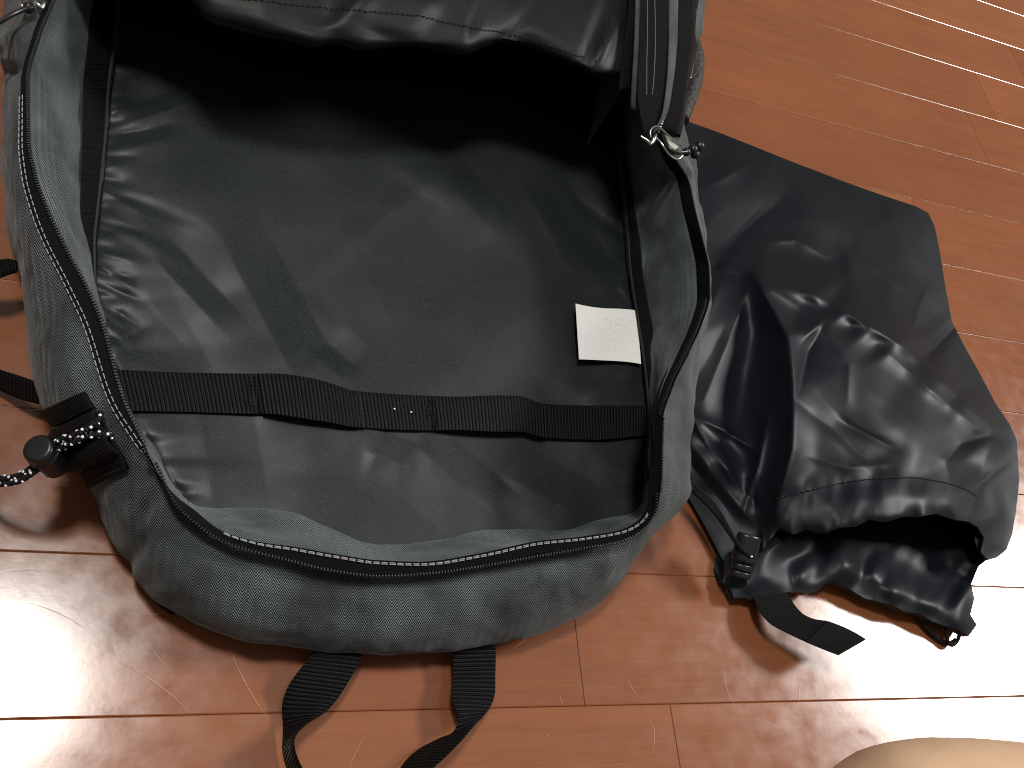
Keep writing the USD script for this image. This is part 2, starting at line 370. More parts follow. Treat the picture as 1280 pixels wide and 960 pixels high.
def plank(x0, x1, y0, y1, tilt):
    g, b, d = 0.00013, 0.00055, 0.00036
    x0, x1, y0, y1 = x0 + g, x1 - g, y0 + g, y1 - g
    rect = lambda i, z: [(x0 + i * 0.35, y0 + i, z), (x1 - i * 0.35, y0 + i, z), (x1 - i * 0.35, y1 - i, z), (x0 + i * 0.35, y1 - i, z)]
    v = np.array(rect(0, -0.007) + rect(0, -d) + rect(b * 0.45, -d * 0.5) + rect(b, 0), float)
    v[4:, 2] += (v[4:, 1] - (y0 + y1) / 2) * tilt
    f = []
    for r in range(3):
        for k in range(4):
            a, c = r * 4 + k, r * 4 + (k + 1) % 4; f += [[a, c, c + 4], [a, c + 4, a + 4]]
    f += [[12, 13, 14], [12, 14, 15]]
    return v, f


for k in range(-9, 18):
    y0 = Y0 + k * PW
    Lp = 0.606
    x = joints_known.get(k, (k * 0.37) % 0.606) + 0.0
    x -= math.ceil((x + 0.75) / Lp) * Lp
    while x < 1.7:
        if x + Lp > -0.75:
            obj('plank', plank(x, x + Lp, y0, y0 + PW, rng.uniform(-0.0012, 0.0012)), WOODS[rng.integers(3)], floor, smooth=20)
        x += Lp

for pts in [((147, 763), (180, 800), (219, 847)), ((147, 826), (190, 850), (237, 890)), ((286, 807), (305, 850), (334, 897)), ((0, 717), (30, 713), (60, 714)), ((30, 752), (70, 765), (112, 790)),
            ((456, 919), (445, 940), (437, 957)), ((689, 913), (686, 918), (682, 922)), ((784, 848), (789, 858), (795, 867)), ((811, 898), (818, 915), (815, 939)), ((905, 840), (912, 870), (920, 882)),
            ((996, 835), (1000, 855), (997, 880)), ((300, 745), (330, 760), (370, 775)), ((960, 903), (968, 908), (973, 911)), ((640, 812), (655, 800), (664, 788)), ((162, 757), (190, 768), (214, 760)),
            ((10, 378), (17, 379), (24, 380)), ((1042, 96), (1052, 98), (1062, 99)), ((700, 870), (702, 876), (703, 881))]:
    c = U(*resample(pts, 9).T, 0.00035); d = np.gradient(c, axis=0); d /= np.linalg.norm(d, axis=1, keepdims=True); nrm = np.c_[-d[:, 1], d[:, 0], 0 * d[:, 0]]
    w = 0.00008 * np.sin(np.linspace(0.25, np.pi - 0.25, 9))[:, None] * rng.uniform(0.7, 1.3)
    obj('scratch', gridmesh(np.stack([c - nrm * w, c + nrm * w], 1)), SCRATCH, floor)

# ------------------------------------------------------------------ the backpack lying on its back, main compartment unzipped
#  station table: zip teeth T, outer outline O, lining edge I (pixels), z of the teeth in mm
ST = np.array([
    # Tx   Ty    Ox   Oy    Ix   Iy  zT
    (92, -60, 12, -70, 152, -60, 76), (67, 0, 8, -5, 147, 0, 76), (47, 47, 2, 60, 143, 50, 76), (33, 103, 4, 115, 136, 103, 75), (34, 175, 0, 187, 131, 170, 74), (42, 219, 6, 240, 126, 219, 74),
    (56, 259, 11, 285, 121, 262, 74), (84, 319, 23, 335, 117, 310, 74), (106, 359, 27, 375, 118, 350, 74), (125, 403, 28, 430, 128, 400, 74), (153, 500, 48, 505, 157, 497, 72), (175, 547, 82, 562, 181, 543, 70),
    (197, 592, 112, 615, 206, 583, 67), (214, 628, 138, 670, 228, 618, 63), (240, 654, 165, 718, 255, 632, 59), (275, 677, 200, 752, 287, 633, 56), (319, 691, 265, 787, 325, 637, 54), (366, 702, 340, 806, 368, 643, 52),
    (412, 713, 405, 815, 412, 663, 51), (475, 720, 470, 819, 475, 682, 50), (542, 716, 540, 817, 536, 677, 51), (605, 707, 610, 808, 605, 664, 52), (667, 696, 680, 790, 665, 662, 54), (730, 685, 738, 762, 728, 656, 57),
    (777, 676, 776, 722, 765, 647, 62), (808, 657, 812, 673, 795, 636, 68), (821, 635, 845, 640, 804, 618, 74), (824, 591, 860, 608, 808, 585, 80), (826, 525, 863, 545, 811, 520, 84), (837, 487, 866, 500, 809, 490, 86),
    (856, 446, 873, 450, 805, 450, 88), (875, 405, 882, 405, 798, 405, 90), (884, 371, 887, 372, 793, 375, 90), (883, 337, 887, 337, 788, 340, 91), (875, 300, 880, 298, 785, 300, 92), (865, 260, 872, 255, 781, 255, 93),
    (857, 225, 868, 215, 778, 215, 94), (842, 200, 862, 190, 775, 185, 95), (828, 176, 856, 162, 772, 150, 95), (818, 140, 852, 130, 768, 110, 94), (815, 60, 850, 40, 765, 40, 94), (812, -60, 850, -60, 765, -60, 94)], float)
TAPE_OFF = np.array([(-6, -2, 0), (-6, -2, 0), (-6, -1, 0), (-7, 3, 0), (-9, 4, 0), (-13, 4, 0), (-17, 3, 0), (-22, 0, 0), (-22, 3, 0), (-20, 4, 0), (-15, 5, 0), (-9, 3, 0),
                     (-3, -4, -7), (3, -10, -9), (5, -14, -7), (2, -13, -4), (0, -14, -2), (0, -18, -1), (0, -21, 0), (0, -19, 0), (-3, -14, 0), (-5, -15, 0), (-2, -18, 0), (-2, -14, 0),
                     (-3, -13, 0), (-8, -9, -2), (-13, -5, -8), (-13, 0, -12), (-14, 0, -14), (-15, 0, -15), (-15, 0, -15), (-15, 0, -15), (-15, 0, -15), (-15, 0, -15), (-14, 0, -14), (-14, 2, -13),
                     (-12, 4, -12), (-10, 6, -10), (-9, 2, -10), (-9, 0, -10), (-9, 0, -10), (-9, 0, -10)], float)
n_st = len(ST); NS = 640
par = np.r_[0, np.cumsum(np.hypot(*np.diff(ST[:, :2], axis=0).T))]; ss = np.linspace(0, par[-1], NS)
st_of = interp1d(par, np.arange(n_st))(ss)
sm = lambda a: PchipInterpolator(par, a, axis=0)(ss)
T2, O2, I2, zT = sm(ST[:, 0:2]), sm(ST[:, 2:4]), sm(ST[:, 4:6]), sm(ST[:, 6]) / 1000
OFF = sm(TAPE_OFF)
bottomness = sm(np.interp(np.arange(n_st), [0, 11, 14, 16, 22, 24.5, 27, 41], [0, 0, .6, 1, 1, .7, 0, 0]))
rightness = sm(np.interp(np.arange(n_st), [0, 24, 27, 41], [0, 0, 1, 1]))
leftness = sm(np.interp(np.arange(n_st), [0, 10.5, 13, 41], [1, 1, 0, 0]))
base = np.r_[U(470, 420, 0)[:2], 0]
bag = thing('backpack', base, 'grey herringbone backpack lying open on its back with black lining showing', 'backpack')

Tw = U(T2[:, 0], T2[:, 1], zT)
S2 = T2 + OFF[:, :2]; zS = zT + OFF[:, 2] / 1000
# outer herringbone shell: from under the zip tape out over the side and down under the bag
tuck = np.stack([-2 - 0 * zT, -7 * np.ones(NS)], 1) * bottomness[:, None] + np.stack([3 + 0 * zT, 0 * zT], 1) * rightness[:, None]
F0 = leftness[:, None] * S2 + (1 - leftness)[:, None] * (T2 + tuck); zF0 = leftness * (zS - 0.0006) + (1 - leftness) * (zT - 0.008)
zO = 0.026 * leftness + 0.018 * bottomness + 0.05 * rightness + 0.004 * (1 - np.clip(leftness + bottomness + rightness, 0, 1))
rails = []
for a, q in ((0, 1.0), (0.3, 0.96), (0.6, 0.80), (0.85, 0.48)):
    z = zO + (zF0 - zO) * q; rails.append(U(*(F0 * (1 - a) + O2 * a).T, z))
rails.append(U(*O2.T, zO))
ctr = U(470, 400, 0)
Ow = rails[-1]; inw = ctr - Ow; inw[:, 2] = 0; inw /= np.linalg.norm(inw, axis=1, keepdims=True)
g = Ow + inw * 0.006; g[:, 2] = 0.35 * zO; rails.append(g)
g = Ow + inw * 0.022; g[:, 2] = 0.0025; rails.append(g)
shell = loft(rails, 44, [0.3, 0.3, 0.25, 0.15, 0.18, 0.2])
N = normals(shell); N *= np.sign((N * (shell - (ctr + [0, 0, -0.02]))).sum(-1, keepdims=True).mean())
wr = (meshkit.fbm(shell * 38, 3, 3) - 0.5) * 0.006 + (meshkit.fbm(shell * np.array([90, 90, 90]), 2, 5) - 0.5) * 0.0016
env = np.sin(np.linspace(0.12, 0.92, 44) * np.pi)[None] ** 0.8
# a few deeper puckers at the lower left corner and along the base
pk = np.zeros(shell.shape[:2])
sx = st_of[:, None]; tx = np.linspace(0, 1, 44)[None]
for (s0, t0, ds, dt, amp, sl) in [(12.9, 0.30, 0.22, 0.22, -0.0035, 1.2), (13.6, 0.55, 0.25, 0.3, -0.003, 0.8), (2.55, 0.45, 0.16, 0.5, -0.003, 0.0), (1.9, 0.5, 0.2, 0.5, 0.0025, 0.0), (8.6, 0.5, 0.6, 0.3, -0.002, 1.0), (15.0, 0.4, 0.3, 0.3, 0.002, -0.5), (18.2, 0.42, 0.6, 0.2, -0.0015, 0), (20.9, 0.45, 0.5, 0.2, -0.0012, 0), (23.6, 0.4, 0.3, 0.3, 0.0015, 0), (9.8, 0.35, 0.35, 0.3, 0.002, 0.8)]:
    pk += 1.5 * amp * np.exp(-(((sx - s0 - sl * (tx - t0)) / ds) ** 2 + ((tx - t0) / dt) ** 2))
shell = shell + N * ((wr + pk) * env)[..., None]
NSH = normals(shell); NSH *= np.sign((NSH * (shell - (ctr + [0, 0, -0.02]))).sum(-1, keepdims=True).mean())
arc = np.concatenate([np.zeros((NS, 1)), np.cumsum(np.linalg.norm(np.diff(shell, axis=1), axis=2), axis=1)], 1)
uvB = np.stack([shell[..., 0], (Tw[:, None, 1] - arc)], -1)
uvL = np.stack([(Tw[:, None, 0] - arc), shell[..., 1]], -1)
uvR = np.stack([(Tw[:, None, 0] + arc), shell[..., 1]], -1)
wl = sm(np.interp(np.arange(n_st), [0, 11, 15, 41], [1, 1, 0, 0]))[:, None, None]; wrr = sm(np.interp(np.arange(n_st), [0, 23.5, 26, 41], [0, 0, 1, 1]))[:, None, None]
uvS = uvL * wl + uvR * wrr + uvB * (1 - wl - wrr)
uvS = np.stack([uvS[..., 0], uvS[..., 1]], -1)
outer = obj('outer_shell', gridmesh(shell), TWEED, bag, uv=uvS.reshape(-1, 2))
# pixel lookup on the shell, to lay things on it
shell_flat, shell_n = shell.reshape(-1, 3), NSH.reshape(-1, 3)


def project(w):
    r = (w * [1, -1, -1] + [0, 0, H]); c = r @ M.T
    return np.stack([640 + F * c[..., 0] / c[..., 2], 480 + F * c[..., 1] / c[..., 2]], -1)


shell_tree = cKDTree(project(shell[:, :30].reshape(-1, 3))); sh30, sn30 = shell[:, :30].reshape(-1, 3), NSH[:, :30].reshape(-1, 3)


def on_shell(px, py, lift=0.0):
    d, i = shell_tree.query(np.stack(np.broadcast_arrays(px, py), -1), k=4); w = 1 / (d + 1.0); w /= w.sum(-1, keepdims=True)
    p, nn = (sh30[i] * w[..., None]).sum(-2), (sn30[i] * w[..., None]).sum(-2)
    return p + nn / np.linalg.norm(nn, axis=-1, keepdims=True) * np.asarray(lift)[..., None]


# back sheet under everything and the far end wall of the compartment
back_poly = Polygon(project(shell[:, -1] * [1, 1, 0] + [0, 0, 0.002])).buffer(0)
bp = np.vstack([shell[:, -1]]); hull = trimesh.creation.extrude_polygon(Polygon(bp[:, :2]).buffer(0.003).simplify(0.001), 0.003); hull.apply_translation((0, 0, 0.0015))
obj('back_panel', hull, WEBF, bag, smooth=False)

# zip tape, teeth and stitching
tape_mid = U(*((T2 + S2) / 2).T, (zT + zS) / 2) + np.array([0, 0, 0.0006])
tape = loft([Tw, tape_mid, U(*S2.T, zS)], 7)
tl = np.r_[0, np.cumsum(np.linalg.norm(np.diff(Tw, axis=0), axis=1))]
tuv = np.stack(np.broadcast_arrays(tl[:, None], (np.linspace(0, 0.011, 7))[None]), -1)
tp = obj('zipper_tape', gridmesh(tape + np.array([0, 0, 0.0008])), TAPE, bag, uv=tuv.reshape(-1, 2))
NT = normals(tape); NT *= np.sign(NT[..., 2:].mean())
fT = interp1d(tl, Tw, axis=0); teeth = []
D = np.gradient(Tw, axis=0); D /= np.linalg.norm(D, axis=1, keepdims=True); fD = interp1d(tl, D, axis=0)
side = U(*S2.T, zS) - Tw; side /= np.linalg.norm(side, axis=1, keepdims=True) + 1e-9; fS = interp1d(tl, side, axis=0)
bx = trimesh.creation.box((1, 1, 1)); bx = trimesh.creation.icosphere(subdivisions=1, radius=0.5)
a = 0.0
while a < tl[-1]:
    p, d, s = fT(a), fD(a), fS(a); nrm = np.cross(d, s); nrm /= np.linalg.norm(nrm); s = np.cross(nrm, d); nrm *= np.sign(nrm[2]) or 1
    v = bx.vertices * [0.00112, 0.0025, 0.0017]
    teeth.append(trimesh.Trimesh(p + v[:, :1] * d + v[:, 1:2] * s + v[:, 2:] * nrm + nrm * 0.0012 - s * 0.0004, bx.faces, process=False)); a += 0.00155
obj('zipper_teeth', trimesh.util.concatenate(teeth), TEETH, tp, smooth=True, kind='stuff')
lo, hi = np.searchsorted(st_of, 3.2), np.searchsorted(st_of, 11.6)
for o in (0, 0.0018):
    C = U(*S2[lo:hi].T, zS[lo:hi]) - side[lo:hi] * (0.0012 - o) + [0, 0, 0.0018]
    obj('stitching', stitch_run(C, np.tile([0, 0, 1.0], (hi - lo, 1)), 0.0028, 0.0011, 0.00024), THREAD, tp, kind='stuff')
lo2, hi2 = np.searchsorted(st_of, 15.0), np.searchsorted(st_of, 25.6)
for o in (0, 0.0007):
    C = U(*S2[lo2:hi2].T, zS[lo2:hi2]) - side[lo2:hi2] * (0.0016 + o) + [0, 0, 0.0019]
    obj('stitching', stitch_run(C, np.tile([0, 0, 1.0], (hi2 - lo2, 1)), 0.0030, 0.0009, 0.00027), THREAD, tp, kind='stuff')

# inner herringbone wall from under the tape down to the lining edge
zI = 0.020
J0 = U(*(T2 * 0.96 + I2 * 0.04 + (1 - leftness)[:, None] * OFF[:, :2] * 0.6).T, zT - 0.004 - 0.004 * (1 - leftness))
J1 = U(*(T2 * 0.62 + I2 * 0.38 + ((1 - leftness) * (1 - bottomness))[:, None] * OFF[:, :2] * 0.2).T, zI + (zT - zI) * 0.66)
J2 = U(*(T2 * 0.25 + I2 * 0.75).T, zI + (zT - zI) * 0.2)
J3 = U(*I2.T, zI)
J4 = U(*(I2 + (I2 - T2) * 0.04).T, zI - 0.004)
wall = loft([J0, J1, J2, J3, J4], 26)
NW = normals(wall)
wall = wall + NW * ((meshkit.fbm(wall * 45, 3, 11) - 0.5) * 0.006 * np.sin(np.linspace(0, np.pi, 26))[None])[..., None]
arcw = np.concatenate([np.zeros((NS, 1)), np.cumsum(np.linalg.norm(np.diff(wall, axis=1), axis=2), axis=1)], 1)
uvW = np.where(bottomness[:, None, None] > 0.5, np.stack([wall[..., 0], Tw[:, None, 1] + arcw], -1), np.stack([arcw, wall[..., 1]], -1))
iw = obj('inner_wall', gridmesh(wall), TWEED_IN, bag, uv=uvW.reshape(-1, 2))
for s0, s1, wpx, sg in ((0, 9.2, lambda s: np.interp(s, [0, 3, 6, 8, 9.2], [34, 32, 20, 11, 5]), -1), (26.5, 41, lambda s: np.interp(s, [26.5, 29, 31, 34, 36, 41], [5, 17, 17, 15, 8, 8]), 1)):
    i0, i1 = np.searchsorted(st_of, s0), np.searchsorted(st_of, s1); sl = slice(i0, i1); w = wpx(st_of[sl])
    A = U(I2[sl, 0], I2[sl, 1], zI + 0.004); B = U(I2[sl, 0] + sg * w, I2[sl, 1], zI + 0.005 + 0.00045 * w)
    m_, uv_ = ribbon(A, B, 0.0014); obj('binding_tape', m_, BIND, bag, uv=uv_)
    C = A + (B - A) * 0.12 + [0, 0, 0.0014]
    obj('piping', tube(A + [0, 0, 0.0006], 0.0011, 8)[0], BLACKTHREAD, bag)

# lining of the back: satin cloth, soft folds, puckered along both edges
STRIPS = [  # slopes that drop across their width: px, py, half length, half width, angle, drop mm (towards the upper right of the strip)
    (352, 382, 112, 27, 62, 2.6), (240, 350, 74, 15, 47, 1.8), (598, 246, 52, 15, 48, 1.8), (708, 275, 74, 25, 62, 2.2), (585, 588, 74, 19, 42, 2.0), (492, 560, 34, 16, 20, 1.6), (148, 412, 26, 13, 60, 1.6), (755, 235, 50, 12, 50, 2.0),
    (420, 452, 30, 10, 40, 1.3), (200, 130, 60, 9, -20, 1.6), (180, 172, 46, 8, -14, 1.2), (760, 478, 40, 9, -20, 1.4), (690, 600, 60, 22, 28, 1.4), (290, 560, 90, 34, 80, 1.0)]
BUMPS = [  # px, py, half length, half width, angle (deg, picture), height mm
    (215, 365, 60, 30, 50, 0.8), (560, 235, 60, 16, 40, 1.0), (520, 220, 30, 10, 30, 1.0), (730, 300, 50, 10, 48, -1.4), (770, 290, 30, 6, 40, -1.4), (745, 215, 40, 7, 50, 1.2), (640, 620, 90, 26, 35, 1.0), (440, 560, 70, 24, -40, 1.2),
    (755, 545, 50, 12, 40, -1.0), (250, 600, 50, 24, 70, -0.6), (640, 400, 110, 34, -30, 0.6), (700, 330, 60, 16, 60, -0.8), (770, 470, 40, 9, -25, 1.2), (165, 250, 36, 6, 20, -1.0), (160, 290, 40, 7, 30, 1.2), (300, 215, 80, 20, 20, -0.6), (490, 265, 60, 12, -38, 0.8)]


FA, FB = facets(80, 860, -160, 720, 95, 5, 7), facets(80, 860, -160, 720, 42, 6, 5)


def creases_z(lines, px, py):
    """Sharp folds along polylines: ([(px, py), ...], height mm, width px)."""
    z = np.zeros(np.shape(px))
    for pts, h, w in lines:
        p = np.asarray(pts, float); best = np.full(np.shape(px), 1e9); taper = np.zeros(np.shape(px)); L_ = np.r_[0, np.cumsum(np.hypot(*np.diff(p, axis=0).T))]
        for k in range(len(p) - 1):
            d = p[k + 1] - p[k]; t = np.clip(((px - p[k, 0]) * d[0] + (py - p[k, 1]) * d[1]) / (d @ d), 0, 1)
            e = np.hypot(px - p[k, 0] - t * d[0], py - p[k, 1] - t * d[1]); m = e < best
            best = np.where(m, e, best); taper = np.where(m, (L_[k] + t * (L_[k + 1] - L_[k])) / L_[-1], taper)
        z = z + h * 1e-3 * np.exp(-(np.sqrt(best ** 2 + 2.0) - 1.4) / w) * np.sin(np.pi * np.clip(taper * 0.86 + 0.07, 0, 1)) ** 0.6
    return z


PUCKERS = []
gp = np.random.default_rng(12)
for y in np.arange(66, 440, 13.0):
    x = np.interp(y, [60, 250, 310, 400, 440], [141, 123, 117, 128, 139]); an = np.interp(y, [60, 200, 260, 420], [-0.3, -0.12, 0.25, 0.65]) + gp.normal() * 0.18; n = gp.uniform(14, 60)
    PUCKERS.append(([(x - 4, y), (x + n * math.cos(an), y + n * math.sin(an))], gp.choice([-1, -1, 1]) * gp.uniform(0.8, 2.2), gp.uniform(3, 7)))
for y in np.arange(190, 500, 14.0):
    x = np.interp(y, [190, 260, 400, 500], [777, 781, 797, 810]); an = 0.85 + gp.normal() * 0.22; n = gp.uniform(12, 46)
    PUCKERS.append(([(x + 3, y), (x - n * math.cos(an), y - n * math.sin(an))], gp.choice([-1, -1, 1]) * gp.uniform(0.8, 2.0), gp.uniform(3, 7)))


def strips_z(strips, px, py):
    z = np.zeros(np.shape(px))
    for x, y, a_, b_, an, drop in strips:
        c, s = math.cos(math.radians(an)), math.sin(math.radians(an)); u, v = (px - x) * c + (py - y) * s, (px - x) * s - (py - y) * c
        w = v / b_; f = np.where(np.abs(w) < 1, w, np.sign(w) * np.clip(1 - (np.abs(w) - 1) / 3.2, 0, 1))
        z = z - drop * 1e-3 * f * np.exp(-np.clip(np.abs(u / a_) - 0.45, 0, 9) ** 2 / 0.18)
    return z


def lining_z(px, py):
    z = np.full(np.shape(px), 0.020)
    for x, y, a_, b_, an, hgt in BUMPS:
        c, s = math.cos(math.radians(an)), math.sin(math.radians(an)); u, v = (px - x) * c + (py - y) * s, -(px - x) * s + (py - y) * c
        t = 1.25 - np.sqrt((v / (1.5 * b_)) ** 2 + 0.03 + 0.35 * np.clip(np.abs(u / a_) - 0.5, 0, 9) ** 2)
        z = z + hgt * 1e-3 * 0.5 * (t + np.sqrt(t * t + 0.012)) * 0.8
    z = z + strips_z(STRIPS, px, py) + creases_z(PUCKERS, px, py)
    z = z - 0.0046 * np.clip((np.interp(px, [130, 400, 500, 560, 700, 800], [246, 242, 262, 214, 200, 230]) - py) / 200, 0, 1.6)
    q = np.stack([px / 100, py / 100, 0 * px], -1)
    z = z + (meshkit.fbm(q * 0.8, 2, 21) - 0.5) * 0.0040 + FA(px, py) * 0.0024 + FB(px, py) * 0.0008
    for edge, lo_, hi_ in ((left_edge, 60, 410), (right_edge, 170, 640)):
        d = np.abs(px - edge(py)); k = np.exp(-d / 30.0)
        w = meshkit.noise(np.stack([d / 70 + py / 300, py / 15.0, 0 * py], -1), 5) - 0.5
        z = z + k * w * 0.0035 - np.exp(-d / 6.0) * 0.0012
    return z


li, ri = st_of < 13, st_of > 26
left_edge = interp1d(I2[li, 1], I2[li, 0], bounds_error=False, fill_value=(150, 228)); ro = np.argsort(I2[ri, 1]); right_edge = interp1d(I2[ri, 1][ro], I2[ri, 0][ro], bounds_error=False, fill_value=(765, 808))
panel_poly = Polygon(np.vstack([I2, [(765, -150), (150, -150)]])).buffer(7)
obj('back_lining', patch(np.array(panel_poly.exterior.coords), lining_z, 3.2), LINING, bag)


def on_panel(px, py, lift): return U(px, py, lining_z(np.asarray(px, float), np.asarray(py, float)) + lift)


# webbing ladder sewn across the lining
topE = [(138, 461), (165, 463), (240, 466), (318, 467), (330, 467), (400, 477), (447, 489), (541, 495), (587, 497), (647, 496), (681, 505), (740, 507), (800, 507), (812, 508)]
botE = [(150, 512), (170, 513.5), (240, 515), (318, 517), (330, 517), (400, 524), (447, 534), (541, 538), (587, 536), (650, 538), (681, 547), (744, 549.5), (800, 545), (812, 544)]
NWb = 120
tE, bE = resample(topE, NWb), resample(botE, NWb)
lz = 0.5 * (lining_z(*tE.T) + lining_z(*bE.T)); lz = gaussian_filter(lz, 3)
A, B = U(*tE.T, lz + 0.0022), U(*bE.T, lz + 0.0022)


def web_piece(x0, x1, lift, name='webbing_strip', thick=0.0016, bot=(0, 0)):
    i = (tE[:, 0] >= x0 - 4) & (tE[:, 0] <= x1 + 4); a_, b_ = resample(tE[i], 40), resample(bE[i], 40)
    t_ = np.linspace(0, 1, 40); z_ = np.interp(a_[:, 0], tE[:, 0], lz) + 0.0022 + lift(t_)
    a_[:, 1] += bot[0] * np.sin(t_ * np.pi) ** 2; b_[:, 1] += bot[1] * np.sin(t_ * np.pi) ** 2
    m_, uv_ = ribbon(U(*a_.T, z_), U(*b_.T, z_), thick); return obj(name, m_, WEB, bag, uv=uv_)


m_, uv_ = ribbon(A, B, 0.0014); strip = obj('webbing_strip', m_, WEB, bag, uv=uv_)
web_piece(322, 447, lambda t: 0.0014 + 0.0034 * np.sin(np.clip(t * 1.05, 0, 1) * np.pi) ** 0.7 * (1 - 0.35 * t), 'webbing_loop', bot=(-2, 2))
web_piece(541, 682, lambda t: 0.0014 + 0.0036 * np.sin(np.clip(t, 0, 1) * np.pi) ** 0.8 * (0.55 + 0.6 * t), 'webbing_loop', bot=(-2, 3))
for x in (318, 448, 540, 683):
    yt, yb = np.interp(x, tE[:, 0], tE[:, 1]), np.interp(x, bE[:, 0], bE[:, 1]); z_ = np.interp(x, tE[:, 0], lz) + 0.0040
    for o in (-2.2, 2.2):
        C = U(np.full(20, x + o), np.linspace(yt + 2, yb - 2, 20), z_); obj('bar_tack', stitch_run(C, np.tile([0, 0, 1.0], (20, 1)), 0.0016, 0.0008, 0.0003), BLACKTHREAD, strip, kind='stuff')
for x, y in ((493, 511), (514, 515)):
    p = U(x, y, 0.0262); s = trimesh.creation.icosphere(subdivisions=1, radius=0.00055); s.apply_translation(p); obj('lint', s, FLECK, strip)

# care label: doubled white cloth tongue sewn into the right hand seam
g_u, g_v = np.meshgrid(np.linspace(0, 1, 24), np.linspace(0, 1, 18), indexing='ij')
c00, c10, c01, c11 = np.array([719.5, 379.5]), np.array([796, 389.5]), np.array([724, 449]), np.array([801.5, 452.5])
q = (c00 * ((1 - g_u) * (1 - g_v))[..., None] + c10 * (g_u * (1 - g_v))[..., None] + c01 * ((1 - g_u) * g_v)[..., None] + c11 * (g_u * g_v)[..., None])
q[..., 1] += 1.5 * np.sin(g_u * np.pi * 1.6) * (1 - g_v) + 2.5 * g_u ** 6 * g_v
zl = 0.0238 + 0.0030 * (1 - g_u) ** 1.3 + 0.0013 * np.sin(g_u * 4 + g_v * 2) + 0.0008 * np.sin(g_v * 5 + g_u)
LP = U(q[..., 0], q[..., 1], zl); LN = normals(LP); LN *= np.sign(LN[..., 2:].mean())
lab = cat(gridmesh(LP), gridmesh((LP - LN * 0.0004)[:, ::-1]))
rim = [np.r_[LP[:, 0], LP[-1, 1:], LP[::-1, -1][1:], LP[0, ::-1][1:]]]; rimn = np.r_[LN[:, 0], LN[-1, 1:], LN[::-1, -1][1:], LN[0, ::-1][1:]]
lab = cat(lab, gridmesh(np.stack([rim[0], rim[0] - rimn * 0.0004], 1)))
lb = obj('care_label', lab, PAPER, bag, smooth=40)
dots = []
rl = np.random.default_rng(3)
for row in range(7):
    for c in range(10):
        if rl.random() < 0.55:
            uu, vv = 0.45 + 0.05 * c + rl.normal() * 0.006, 0.2 + 0.1 * row + rl.normal() * 0.01
            k = trimesh.creation.cylinder(0.00022 + 0.0002 * rl.random() * (rl.random() < .3), 0.0001, sections=6)
            iu, iv = int(uu * 23), int(vv * 17); fu, fv = uu * 23 - iu, vv * 17 - iv
            p = LP[iu, iv] * (1 - fu) * (1 - fv) + LP[min(iu + 1, 23), iv] * fu * (1 - fv) + LP[iu, iv + 1] * (1 - fu) * fv + LP[min(iu + 1, 23), iv + 1] * fu * fv
            k.apply_translation(p + LN[iu, iv] * 0.0001); dots.append(k)
obj('print', trimesh.util.concatenate(dots), INK, lb, smooth=False, kind='stuff')

# ------------------------------------------------------------------ front panel folded back: its lining rolls over and lies away from the lens
hem = np.array([(70, -70), (150, -55), (215, -28), (240, 2), (262, 26), (300, 33), (330, 40), (400, 56), (470, 58), (520, 61), (548, 61), (580, 64), (610, 58), (645, 60), (690, 73), (720, 85), (745, 96), (775, 97), (790, 96)], float)
hm = resample(hem, 110); q0 = hm[:, 0]
zh = np.interp(q0, [70, 240, 480, 790], [0.090, 0.094, 0.098, 0.100])
rows = []
for dy, dx, z in ((-210, 20, -0.030), (-110, 10, -0.020), (-30, 3, -0.014), (-6, 0, -0.008), (0, 0, 0.0), (-6, 0.5, 0.006), (-22, 2, 0.011), (-60, 6, 0.016), (-120, 14, 0.022), (-200, 26, 0.03)):
    rows.append(U(q0 + dx, hm[:, 1] + dy, zh + z))
FL = loft(rows, 90)
pu = project(FL); w_ = np.stack([pu[..., 0] / 100, pu[..., 1] / 100, 0 * pu[..., 0]], -1)
zz = facets(60, 860, -320, 130, 70, 25, 6)(pu[..., 0], pu[..., 1]) * 0.008 + facets(60, 860, -320, 130, 34, 26, 4)(pu[..., 0], pu[..., 1]) * 0.0024
for x, y, a_, b_, an, hgt in [(430, 25, 60, 14, -35, 3.0), (360, 40, 60, 10, 15, 2.0), (560, 10, 70, 16, 0, 2.5), (690, 55, 60, 14, 35, 2.5), (640, 40, 40, 8, -50, -2.5), (758, 55, 34, 8, -65, 4.0), (745, 40, 50, 8, -70, -4.0), (590, 30, 60, 3, 88, -2.5), (480, 45, 60, 10, 20, -2)]:
    c, s = math.cos(math.radians(an)), math.sin(math.radians(an)); u, v = (pu[..., 0] - x) * c + (pu[..., 1] - y) * s, -(pu[..., 0] - x) * s + (pu[..., 1] - y) * c
    zz += hgt * 1e-3 * np.exp(-(u / a_) ** 2 - (v / b_) ** 2)
FN = normals(FL); FN *= np.sign(FN[:, 60:, 2].mean())
FL = FL + FN * (zz * np.r_[np.zeros(24), np.linspace(0, 1, 16), np.ones(50)][None])[..., None]
obj('flap_lining', gridmesh(FL), FLAPLIN, bag)
# the folded flap's outer cloth at its far end, and the end and sides of the still zipped part of the compartment
cap = loft([FL[:, -1], (FL[:, -1] + FL[:, 0]) / 2 + [0, 0.012, 0], FL[:, 0]], 8); obj('flap_outer', gridmesh(cap), TWEED, bag, uv=np.stack([cap[..., 0], cap[..., 2]], -1).reshape(-1, 2))
drop = lambda e: np.stack([e, e * [1, 1, .5] + [0, 0, .002], e * [1, 1, 0] + [0, 0, .004]], 1)
for e in (FL[:, 0], FL[0, :34], FL[-1, :34]):
    d_ = drop(e); obj('end_wall', gridmesh(d_), TWEED, bag, uv=np.stack([d_[..., 0] + d_[..., 1], d_[..., 2]], -1).reshape(-1, 2))
